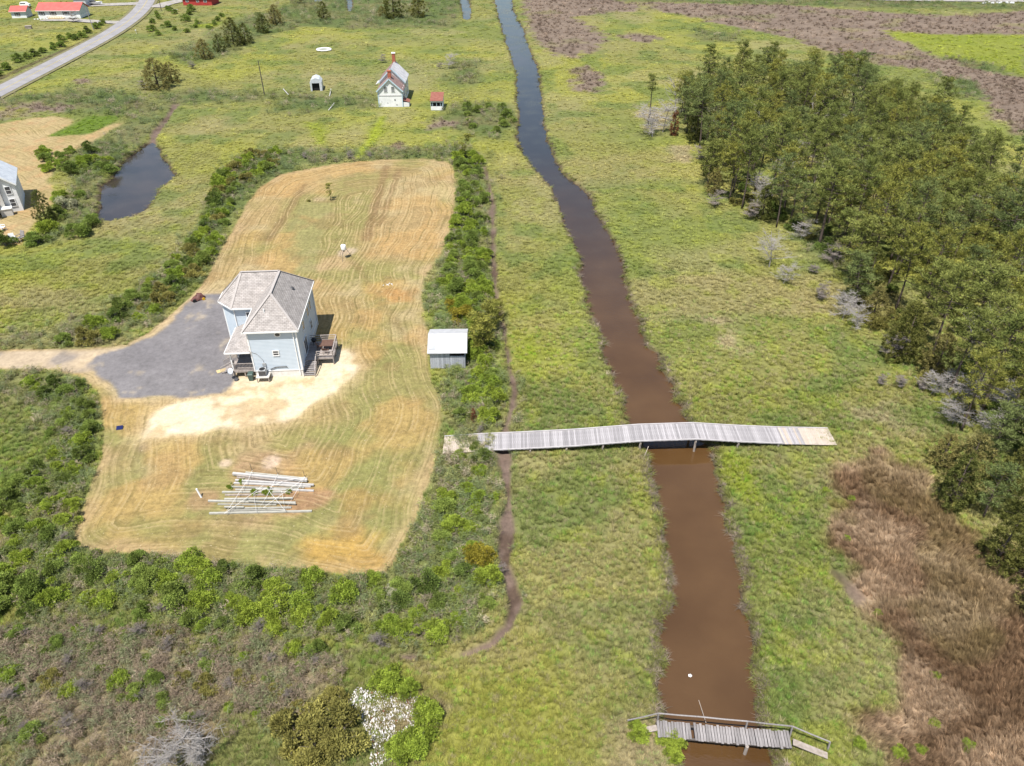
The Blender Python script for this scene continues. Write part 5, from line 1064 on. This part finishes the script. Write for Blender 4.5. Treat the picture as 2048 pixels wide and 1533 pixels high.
# ------------------------------------------------------------------ old footbridge at the bottom
DZ = .75
c1, c2, c3, c4 = at(1314, 1446, DZ), at(1314, 1467, DZ), at(1588, 1493, DZ), at(1574, 1466, DZ)
fb = tag(empty('old_footbridge', ((c1 + c2) / 2).xy.to_3d()), 'crooked old grey plank footbridge with pole handrail near the bottom edge', 'footbridge')
FO = fb.location.copy(); ml = (c1 + c2) / 2; mr_ = (c3 + c4) / 2; n = 46; dirv = (mr_ - ml); rotz = math.atan2(dirv.y, dirv.x)
for i in range(n):
    if i == 12: continue
    t = (i + .5) / n; p = ml.lerp(mr_, t); hw = .66 + random.uniform(-.05, .05)
    MB().box(-.088, .088, -hw, hw, -.04, 0).build('plank', M['weathered'], fb, p - FO + Vector((random.uniform(-.01, .01), random.uniform(-.05, .05), random.uniform(-.012, .012) - .10 * math.sin(math.pi * t))), (random.uniform(-.02, .02), random.uniform(-.03, .03), rotz + random.uniform(-.03, .03)))
for s in (-.5, .5):
    off = Vector((0, s, -.2)); MB().tube([ml - FO + off, ml.lerp(mr_, .5) - FO + off + Vector((0, 0, -.1)), mr_ - FO + off], .1, 7).build('stringer', M['darkwood'], fb)
rail = [at(1255, 1441, .9), at(1317, 1427, 1.55), at(1400, 1434, 1.55), at(1495, 1443, 1.55), at(1585, 1453, 1.55), at(1660, 1484, 1.0)]
for a, b in zip(rail[:-1], rail[1:]): MB().tube([a - FO, a.lerp(b, .5) - FO + Vector((0, 0, -.03)), b - FO], .055, 7).build('handrail', M['weathered'], fb)
for i, zb in ((1, -.2), (3, -1.4), (4, -.1), (5, -.2)):
    p = rail[i] - FO; MB().beam(p, Vector((p.x + .03, p.y - .12, zb)), .10, .10).build('rail_post', M['weathered'], fb)
pp = at(1494, 1492, .6); MB().tube([Vector((pp.x, pp.y - .05, -1.6)) - FO, Vector((pp.x, pp.y - .05, .62)) - FO], .13, 8).build('pile', M['pile'], fb)
MB().beam(at(1276, 1463, .35) - FO, at(1314, 1456, .66) - FO, .45, .06).build('ramp', M['pile'], fb); MB().beam(at(1586, 1484, .66) - FO, at(1655, 1512, .15) - FO, .5, .06).build('ramp', M['pile'], fb)
tag(MB().tube([at(1392, 1384, WATER_Z - .3), at(1412, 1446, .3)], .02, 5).build('stick', M['newwood']), 'thin stick slanting out of the water before the footbridge', 'stick')
fl = tag(empty('float_cluster', at(1380, 1352, WATER_Z)), 'small cluster of white floats drifting on the brown water', 'float'); fl.scale = (.62, .62, .62)
for k in range(6): a = k * 1.2; MB().lathe([(.01, -.1), (.08, -.06), (.11, 0), (.08, .07), (.01, .1)], 10, (.16 * math.cos(a), .14 * math.sin(a), .05)).build('float', M['white'], fl, smooth=True)
# ------------------------------------------------------------------ lumber stack, straps, pipe, feeder, panel
def zp(u, v, z=0): return at(380 + u / 6.827, 900 + v / 6.827, z)
for n_, (u0, v0, u1, v1, zz, m, sz, lb) in enumerate([(265, 870, 1665, 840, .12, 'timber', .26, 'long timber nearest the camera in the strapped lumber stack'), (560, 803, 1385, 790, .12, 'timber', .22, 'medium timber second from the front of the lumber stack'), (470, 781, 735, 785, .34, 'timber', .18, 'short timber end lying on the front of the lumber stack'),
        (250, 700, 1440, 726, .12, 'timber', .26, 'long timber reaching furthest left in the lumber stack'), (470, 672, 1400, 660, .30, 'timber', .2, 'greenish timber in the middle of the lumber stack'), (440, 580, 1380, 580, .14, 'timber', .24, 'pale timber across the middle of the lumber stack'), (900, 530, 1690, 560, .14, 'whitetimber', .2, 'pale timber poking out right in mid stack'),
        (540, 505, 1480, 537, .16, 'timber', .22, 'grey timber behind the middle of the lumber stack'), (600, 455, 1650, 503, .14, 'whitetimber', .22, 'whitish timber third from the back of the stack'), (620, 415, 1690, 480, .3, 'whitetimber', .22, 'white timber second from the back of the stack'), (760, 310, 1600, 395, .12, 'timber', .2, 'grey timber hidden behind the thick white one at the back'), (585, 325, 1600, 420, .36, 'whitetimber', .32, 'thick white timber at the back of the lumber stack')]):
    a, b = zp(u0, v0, zz), zp(u1, v1, zz); tag(MB().beam(a - a, b - a, sz * .8, sz * .8).build('timber', M[m], None, a), lb, 'timber', 'timbers of the lumber stack')
for n_, (u0, v0, u1, v1, zz) in enumerate([(640, 378, 1500, 455, .12), (700, 440, 1560, 520, .12), (620, 545, 1300, 548, .12), (480, 620, 1250, 612, .13), (380, 745, 1180, 752, .12), (800, 700, 1445, 735, .34), (640, 350, 1350, 440, .3), (520, 830, 1300, 822, .12)]):
    a, b = zp(u0, v0, zz), zp(u1, v1, zz); tag(MB().beam(a - a, b - a, .15, .13).build('timber', M['timber' if n_ % 3 else 'pile'], None, a), 'thin weathered timber tucked between the thicker ones of the lumber stack', 'timber', 'thin timbers of the lumber stack')
for k, (pts, lb) in enumerate([([(850, 280), (800, 400), (740, 480), (550, 770), (470, 870), (860, 590), (1000, 480)], 'left white strap zigzagging over the lumber stack'), ([(1200, 330), (1130, 470), (1050, 630), (905, 860), (870, 600), (1260, 430), (1570, 370)], 'middle white strap zigzagging over the lumber stack'), ([(1570, 370), (1470, 540), (1300, 830), (1250, 560), (1060, 540), (1300, 830), (1000, 790), (1570, 380)], 'right white strap zigzagging over the lumber stack')]):
    tag(MB().tube([zp(u, v, .58) for u, v in pts], .02, 4).build('strap', M['rope']), lb, 'strap')
for k, (u, v, u2, v2, lb) in enumerate([(850, 290, 828, 200, 'left thin stake behind the lumber stack'), (1200, 340, 1178, 250, 'middle thin stake behind the lumber stack'), (1570, 380, 1555, 300, 'right thin stake behind the lumber stack')]):
    p = zp(u, v); tag(MB().tube([p, p + Vector((-.1, .1, .95))], .025, 5).build('stake', M['darkwood']), lb, 'stake')
for k, (u, v, s, lb) in enumerate([(1065, 600, .55, 'largest green weed growing through the lumber stack'), (890, 600, .45, 'weed in the lumber stack left of the largest one'), (555, 520, .4, 'weed at the left end of the lumber stack'), (715, 450, .4, 'weed near the back left of the lumber stack'), (1360, 590, .35, 'weed at the right of the lumber stack')]):
    p = zp(u, v); plant('shrub_a2', 'weed', p.x, p.y, s, lb, 'weed', sz=s * 1.1)
p = at(403, 996); tag(MB().tube([p, p + Vector((-.28, .1, 1.15))], .09, 10).build('vent_pipe', M['white']), 'white plastic pipe standing beside the lumber stack', 'pipe')
fd = tag(empty('wildlife_feeder', at(690, 518)), 'white barrel feeder on three thin legs in the mown yard', 'feeder')
MB().lathe([(.2, 1.55), (.38, 1.6), (.42, 1.75), (.42, 2.3), (.36, 2.42), (.05, 2.5)], 16).build('barrel', M['white'], fd, smooth=True); MB().lathe([(.12, 1.3), (.14, 1.32), (.14, 1.55)], 10).build('spreader', M['black'], fd)
for k in range(3): a = k * 2.09 + .4; MB().tube([(.36 * math.cos(a), .36 * math.sin(a), 1.75), (1.25 * math.cos(a), 1.25 * math.sin(a), 0)], .028, 6).build('leg', M['dark_metal'], fd)
P1('thin_pine', 'young_tree', 661, 402, .55, 'narrow young evergreen standing alone in the mown yard', 'tree', sz=.62); P1('shrub_e0', 'small_bush', 618, 404, .4, 'small brownish bush left of the lone evergreen', 'shrub')
sp_ = tag(empty('solar_panel', at(240, 858), .25), 'small dark blue solar panel lying on the lawn', 'solar panel'); MB().hexa([(-.35, -.28, .08), (.35, -.28, .08), (.35, .28, .22), (-.35, .28, .22), (-.35, -.28, .11), (.35, -.28, .11), (.35, .28, .25), (-.35, .28, .25)]).build('panel', M['solar'], sp_)
MB().box(-.3, .3, .2, .26, 0, .2).build('support', M['grey_metal'], sp_)
q = at(775, 571); rk = MB()
for k in range(14): a = random.uniform(0, 6.28); r = random.random() * .8; s = random.uniform(.05, .16); rk.lathe([(s, 0), (s * .9, s * .6), (s * .3, s)], 6, (r * math.cos(a) * 1.3, r * math.sin(a) * .6, .06))
tag(rk.build('rubble', M['concrete'], None, (q.x, q.y, 0)), 'pale rubble in the orange straw patch behind the house', 'rubble', kind='stuff')
# heap of bleached shells and litter at the bottom
SHELL = survey([(715, 1375), (740, 1385), (790, 1385), (850, 1400), (845, 1420), (835, 1450), (800, 1470), (790, 1500), (780, 1530), (760, 1560), (740, 1530), (745, 1490), (720, 1440), (700, 1400)])
pts = np.array(poisson(SHELL, .11, 26000, 9)); pts = pts[fbm(pts[:, 0], pts[:, 1], 1.6, 3, 51) > .33]; b = []; fcs = []; r_ = np.random.default_rng(8)
for x, y in pts:
    s = r_.uniform(.05, .15); u = unit(r_, 1)[0]; u[2] = abs(u[2]) + .6; u /= np.linalg.norm(u); t = np.cross(u, [1, .3, .2]); t /= np.linalg.norm(t); w_ = np.cross(u, t); c = np.array([x, y, r_.uniform(.06, .22)]); k = len(b)
    b += [c - t * s, c - w_ * s * .6 , c + t * s * .8, c + w_ * s * .7, c + u * s * .35]; fcs += [(k, k + 1, k + 4), (k + 1, k + 2, k + 4), (k + 2, k + 3, k + 4), (k + 3, k, k + 4)]
me = np_mesh('shell_heap', np.array(b), np.array(fcs), M['shell']); me.materials.append(M['rust']); mi = np.repeat((r_.random(len(pts)) < .05).astype(np.int32), 4); me.polygons.foreach_set('material_index', mi)
tag(link('shell_heap', me), 'heap of bleached white shells and litter among the shrubs at the bottom', 'shell heap', kind='stuff')

# ------------------------------------------------------------------ far buildings
# abandoned white farmhouse
W0 = at(758.6, 214.5); wh = tag(empty('white_farmhouse', W0, R(1)), 'abandoned white two storey farmhouse with brick chimneys in the marsh', 'house')
def gable_block(parent, x0, x1, y0, y1, eave, peak, wall, roofm, over=.35, trim='paleblue', right='paleblue', roof2=None):
    xm = (x0 + x1) / 2; w = MB(); w.face([(x0, y0, 0), (x1, y0, 0), (x1, y0, eave), (xm, y0, peak), (x0, y0, eave)]); w.face([(x1, y1, 0), (x0, y1, 0), (x0, y1, eave), (xm, y1, peak), (x1, y1, eave)]); w.face([(x0, y1, 0), (x0, y0, 0), (x0, y0, eave), (x0, y1, eave)])
    w.face([(x1, y0, 0), (x1, y1, 0), (x1, y1, eave), (x1, y0, eave)]); w.build('wall', M[wall], parent)
    sl = (peak - eave) / (xm - x0); e = eave - over * sl
    for s, m in ((-1, roofm), (1, roof2 or roofm)):
        xe = x0 - over if s < 0 else x1 + over; r = MB(); P_ = [(xe, y0 - over, e + .1), (xm, y0 - over, peak + .1), (xm, y1 + over, peak + .1), (xe, y1 + over, e + .1)]
        if s > 0: P_ = P_[::-1]
        r.slab(P_, .1).build('roof', M[m], parent)
        MB().beam((xe, y0 - over - .03, e + .0), (xm, y0 - over - .03, peak + .0), .06, .28).build('rake_board', M[trim], parent)
gable_block(wh, 0, 6.1, 0, 5.5, 4.15, 6.9, 'oldwhite', 'oldshingle'); gable_block(wh, -.1, 6.3, 5.5, 14, 5.0, 8.2, 'oldwhite', 'oldshingle', roof2='greyroof')
for x in (2.0, 3.9): window(wh, x, -.03, 4.4, .8, 1.25, 0, 4, 1, shut=None)
MB().box(0, 6.1, -.06, -.01, 2.72, 2.84).build('band_board', M['weathered'], wh)
for x, z, s in ((4.2, 1.7, .28), (2.3, .95, .16), (4.6, .5, .2), (.8, 1.3, .12)): MB().box(x - s / 2, x + s / 2, -.045, -.02, z - s / 2, z + s * .8).build('patch', M['dark_metal'], wh)
for x, y in ((0, 0), (6.1, 0)): MB().box(x - .1, x + .1, y - .08, y + .1, 0, 4.1).build('corner_trim', M['paleblue'], wh)
for y in (1.8, 4.2, 7.5, 10.5): window(wh, 6.13 if y < 5 else 6.33, y, 1.7, .9, 1.5, math.pi / 2, 2); window(wh, 6.13 if y < 5 else 6.33, y, 3.6, .9, 1.2, math.pi / 2, 2)
for y, z0, z1 in ((1.9, 6.2, 8.3), (13.2, 7.5, 10.2)):
    ch = MB().box(2.65, 3.45, y - .4, y + .4, z0, z1).build('chimney', M['brick'], wh); MB().box(2.55, 3.55, y - .5, y + .5, z1, z1 + .2).build('chimney_cap', M['brick'] if y < 5 else M['oldwhite'], ch)
lt = MB(); lt.box(6.12, 7.7, .2, 2.6, 0, 1.1); lt.build('lean_to', M['oldwhite'], wh); MB().slab([(6.12, .1, 1.75), (7.85, .1, 1.15), (7.85, 2.8, 1.15), (6.12, 2.8, 1.75)], .07).build('lean_to_roof', M['rust'], wh)
MB().slab([(-1.2, 5.6, 4.2), (-.1, 5.6, 4.9), (-.1, 9, 4.9), (-1.2, 9, 4.2)], .1).build('side_roof', M['greyroof'], wh)
# rusty roofed open shed right of it
S0 = at(862, 221); rs = tag(empty('open_shed', S0, 0), 'small white shed with rusty red sloping roof beside the farmhouse', 'shed')
MB().box(0, 3.0, 0, .08, 0, .95).build('lower_wall', M['oldwhite'], rs); MB().box(-.05, 3.05, -.1, .0, 1.95, 2.35).build('fascia', M['oldwhite'], rs)
MB().box(0, .08, .1, 4.2, 0, 2.3).build('wall', M['oldwhite'], rs); MB().box(2.92, 3.0, .1, 4.2, 0, 2.3).build('wall', M['oldwhite'], rs); MB().box(0, 3, 4.2, 4.28, 0, 2.9).build('wall', M['oldwhite'], rs); MB().box(.09, 2.91, .5, .55, 0, 2.2).build('shade_backing', M['dark'], rs)  # dark sheet set behind the open front as painted shade
for x in (.05, .5, 1.5, 2.45, 2.95): MB().box(x - .05, x + .05, -.02, .1, .95, 1.95).build('post', M['paleblue'], rs)
MB().slab([(-.15, -.3, 2.4), (3.15, -.3, 2.4), (3.15, 4.5, 3.35), (-.15, 4.5, 3.35)], .08).build('roof', M['rust'], rs)
# galvanised shed
G0 = at(622, 183); gs = tag(empty('metal_shed', G0, R(8)), 'pale metal shed with dark open doorway left of the farmhouse', 'shed')
prof = [(0, 0), (0, 2.2), (.55, 2.95), (1.55, 3.35), (2.55, 2.95), (3.1, 2.2), (3.1, 0)]; D_ = 4.2
r1 = MB(); r2 = MB()
for i, ((xa, za), (xb, zb)) in enumerate(zip(prof[:-1], prof[1:])):
    b_ = r2 if 0 < i < 5 else r1; b_.hexa([(xa, 0, za), (xb + .001, 0, zb), (xb + .001, D_, zb), (xa, D_, za), (xa, 0, za + .05), (xb + .04, 0, zb + .05), (xb + .04, D_, zb + .05), (xa, D_, za + .05)]) if 0 < i < 5 else b_.box(min(xa, xb) - .03, max(xa, xb) + .03, 0, D_, 0, 2.2)
r1.build('side_wall', M['galv'], gs); r2.build('roof', M['galv'], gs)
MB().face([(0, 0, 2.05), (3.1, 0, 2.05), (3.1, 0, 2.2), (2.55, 0, 2.95), (1.55, 0, 3.35), (.55, 0, 2.95), (0, 0, 2.2)]).face([(0, 0, 0), (.45, 0, 0), (.45, 0, 2.05), (0, 0, 2.05)]).face([(2.65, 0, 0), (3.1, 0, 0), (3.1, 0, 2.05), (2.65, 0, 2.05)]).build('front_wall', M['galv'], gs)
MB().box(.46, 2.64, .5, .55, 0, 2.1).build('shade_panel', M['dark'], gs); MB().box(2.5, 2.64, -.04, -.01, 0, 2.0).build('door_edge', M['oldwhite'], gs)  # dark sheet inside the doorway paints the unlit interior
def pole(px, py, h, label, lean=0.0, m='darkwood', arm=False):
    p = at(px, py); o_ = tag(empty('utility_pole', p), label, 'utility pole'); MB().tube([(0, 0, -.3), (lean, 0, h)], [.15, .1], 8).build('pole', M[m], o_)
    if arm: MB().beam((lean - .9, 0, h - .4), (lean + .9, 0, h - .4), .1, .12).build('crossarm', M[m], o_)
pole(529, 190, 8.7, 'dark utility pole standing alone left of the metal shed', -.05); pole(188, 61, 7.4, 'pale leaning utility pole in front of the red roofed house', -.7, 'weathered'); pole(323, 22, 8.5, 'dark utility pole at the far road bend', .1); pole(2, 200, 5.5, 'dark pole by the road at the left edge', 0)
for px, py, px2, py2, lb in [(566, 178, 577, 190, 'pale board lying left of the metal shed'), (659, 193, 662, 178, 'pale boards leaning right of the metal shed'), (657, 221, 669, 206, 'pale pole lying below the metal shed')]:
    tag(MB().beam(at(px, py, .1), at(px2, py2, .6), .2, .1).build('board', M['whitetimber']), lb, 'board')
rg = MB(); q = at(648, 101); ring = MB(); ring.tube([(2.3 * math.cos(a * .3142), 1.9 * math.sin(a * .3142), .25) for a in range(21)], .28, 8, False)
tag(ring.build('pool_ring', M['white'], None, (q.x, q.y, 0)), 'white ring of a collapsed pool lying in the far marsh', 'pool')
# red roofed ranch house and its outbuildings
def ranch(px, py, L_, D_, eave, peak, rz, label, wallm, roofm, name='ranch_house', cat='house', wins=(), shut='dark_metal', lower=None):
    r = tag(empty(name, at(px, py), rz), label, cat); MB().box(0, L_, 0, D_, 0, eave).build('wall', M[wallm], r)
    if lower: MB().box(-.03, L_ + .03, -.03, D_ + .03, 0, lower).build('lower_wall', M['white'], r)
    MB().slab([(-.5, -.5, eave), (L_ + .5, -.5, eave), (L_ + .5, D_ / 2, peak), (-.5, D_ / 2, peak)], .12).slab([(-.5, D_ / 2, peak), (L_ + .5, D_ / 2, peak), (L_ + .5, D_ + .5, eave), (-.5, D_ + .5, eave)], .12).build('roof', M[roofm], r)
    g = MB()
    for x in (0.0, L_): g.face([(x, 0, eave), (x, D_, eave), (x, D_ / 2, peak - .15)])
    g.build('gable', M[wallm], r); MB().beam((-.5, -.52, eave - .08), (L_ + .5, -.52, eave - .08), .05, .16).build('fascia', M['white'], r)
    for x, w_ in wins: window(r, x, -.04, eave - 1.0, w_, 1.1, 0, 2, 1, shut=shut)
    return r
rh = ranch(79, 38, 16.0, 8.5, 2.9, 5.2, R(2.5), 'long ranch house with coral red metal roof at the top left', 'palewall', 'redroof', wins=((1.6, 1.0), (5.8, 1.4), (10.8, 1.4)), lower=1.2)
for k in range(7): MB().box(4.2 + k * .9 - .05, 4.2 + k * .9 + .05, -2.0, -1.9, 0, 1.0).build('deck_post', M['tan'], rh)
MB().box(4, 10, -2.0, -.1, .3, .4).build('front_deck', M['tan'], rh); MB().box(4, 10, -2.02, -1.92, .95, 1.05).build('deck_rail', M['tan'], rh)
ss_ = ranch(25, 37, 5.4, 6.0, 2.4, 4.0, R(8), 'little shed with red roof left of the ranch house', 'palewall', 'redroof', 'garden_shed', 'shed', wins=((2.3, .9),), shut='brown_shutter', lower=.9)
gg = ranch(150, 14, 5.0, 8.0, 3.6, 5.0, R(0), 'blue grey garage behind the ranch house', 'galv', 'greyroof', 'garage', 'garage')
rbn = ranch(367, 11, 12.5, 8.0, 2.9, 4.9, R(-3), 'red house with dark roof at the top edge beyond the road', 'barnred', 'dark_metal', 'red_house', 'house', wins=((2.0, 1.0), (6.5, 1.0), (9.8, 1.2)), shut=None)
# white van behind the garden shed
vn = tag(empty('white_van', at(52, 15), R(5)), 'white van parked behind the little red roofed shed', 'van')
MB().box(-1.9, 1.9, -.9, .9, .45, 1.35).build('body', M['white'], vn); MB().hexa([(-1.8, -.85, 1.35), (1.3, -.85, 1.35), (1.3, .85, 1.35), (-1.8, .85, 1.35), (-1.6, -.75, 2.0), (.7, -.75, 2.0), (.7, .75, 2.0), (-1.6, .75, 2.0)]).build('cabin', M['white'], vn)
MB().box(-1.5, .6, -.86, -.83, 1.42, 1.85).build('window', M['glass'], vn)
for x in (-1.2, 1.2):
    for y in (-.85, .95): MB().tube([(x, y - .1, .36), (x, y + .1, .36)], .36, 12).build('wheel', M['black'], vn)
bt = tag(empty('boat', at(190, 11), R(4)), 'white motor boat on a trailer beside the far driveway', 'boat'); hull = MB(); SEC = [(-3, .9, .7), (0, 1.05, .8), (2, .8, .9), (3.3, .05, 1.1)]
for (xa, wa, za), (xb, wb, zb) in zip(SEC[:-1], SEC[1:]): hull.hexa([(xa, -wa * .5, .5), (xb, -wb * .5, .55), (xb, wb * .5, .55), (xa, wa * .5, .5), (xa, -wa, .5 + za), (xb, -wb, .5 + zb), (xb, wb, .5 + zb), (xa, wa, .5 + za)])
hull.build('hull', M['white'], bt); MB().box(-1.2, .6, -.6, .6, 1.3, 1.75).build('cockpit', M['dark_metal'], bt); MB().beam((-3, 0, .4), (4.2, 0, .4), .15, .12).build('trailer_frame', M['grey_metal'], bt)
for y in (-.9, .9): MB().tube([(-.8, y - .1, .35), (-.8, y + .1, .35)], .35, 10).build('wheel', M['black'], bt)
tag(MB().box(-1.0, 1.0, -.6, .6, .0, .9).box(-1.1, 1.1, -.7, .7, .9, 1.05).build('crate', M['pile'], None, at(58, 58), (0, 0, .2)), 'brown wooden crate in the marsh below the ranch house', 'crate')
jk = MB()
for k in range(5): jk.box(k * 1.2 - .3, k * 1.2 + .3, -.3 + .1 * k, .3, 0, .3 + .1 * (k % 3))
tag(jk.build('white_boards', M['white'], None, at(70, 40)), 'scattered white boards in front of the ranch house', 'boards', kind='stuff')
tag(MB().tube([(0, 0, 0), (0, 0, 1.1)], .06, 6).box(-.15, .15, -.25, .25, 1.1, 1.35).build('mailbox', M['white'], None, at(273, 68)), 'small white mailbox on the right verge of the road', 'mailbox')
tag(MB().beam((0, 0, .2), (4, -5, .9), .25, .12).build('pale_log', M['whitetimber'], None, at(346, 20)), 'pale log lying in the far reeds by the road', 'log')
# white house at the left edge
LH = at(48, 421); lw = tag(empty('white_house', LH, R(27)), 'white house with grey roof and tall chimney cut by the left edge', 'house')
gable_block(lw, -6.0, 0, 0, 9, 5.2, 7.6, 'oldwhite', 'galv', .4, 'oldwhite')
chm = MB().box(-3.3, -2.5, -.62, -.02, 0, 8.6).build('chimney', M['concrete'], lw); MB().box(-3.4, -2.4, -.72, .08, 8.6, 8.75).build('chimney_cap', M['weathered'], chm)
for x, z in ((-4.6, 4.0), (-1.2, 4.0), (-1.2, 1.7)): window(lw, x, -.03, z, .8, 1.3, 0, 2)
MB().box(-3.4, -1.6, -1.8, -.65, 0, 1.25).build('porch_block', M['concrete'], lw); MB().box(-3.5, -1.5, -1.9, -.63, 1.25, 1.4).build('porch_cap', M['white'], lw)
MB().slab([(-8.5, -3.2, 2.6), (-3.6, -3.2, 2.6), (-3.6, -.05, 3.3), (-8.5, -.05, 3.3)], .12).build('porch_roof', M['white'], lw)
for x in (-3.8, -6.2, -8.3): MB().box(x - .08, x + .08, -3.1, -2.94, 0, 2.5).build('porch_post', M['white'], lw)
MB().box(-8.4, -3.65, -.5, -.44, 0, 2.6).build('shade_panel', M['dark'], lw)  # dark sheet painted in for the shade beneath the porch roof
q = at(28, 486); chair(0, 0, 0, .6, 'white', 'white garden chair beside the dark garden shrub', world_pos=(q.x, q.y, 0), s=1.5); q = at(44, 483); chair(0, 0, 0, -.4, 'weathered', 'grey garden chair right of the white one', world_pos=(q.x, q.y, 0), s=1.7); q = at(6, 462); chair(0, 0, 0, 1.4, 'white', 'white garden chair above the dark garden shrub', world_pos=(q.x, q.y, 0), s=1.5)
# white litter by the far road, top right
wl_ = MB()
for k in range(16): x_, y_ = random.uniform(0, 14), random.uniform(0, 3); wl_.box(x_, x_ + .8, y_, y_ + .6, .2, .6)
tag(wl_.build('white_rubble', M['white'], None, at(1965, 9)), 'white rubble along the far road at the top right', 'rubble', kind='stuff')
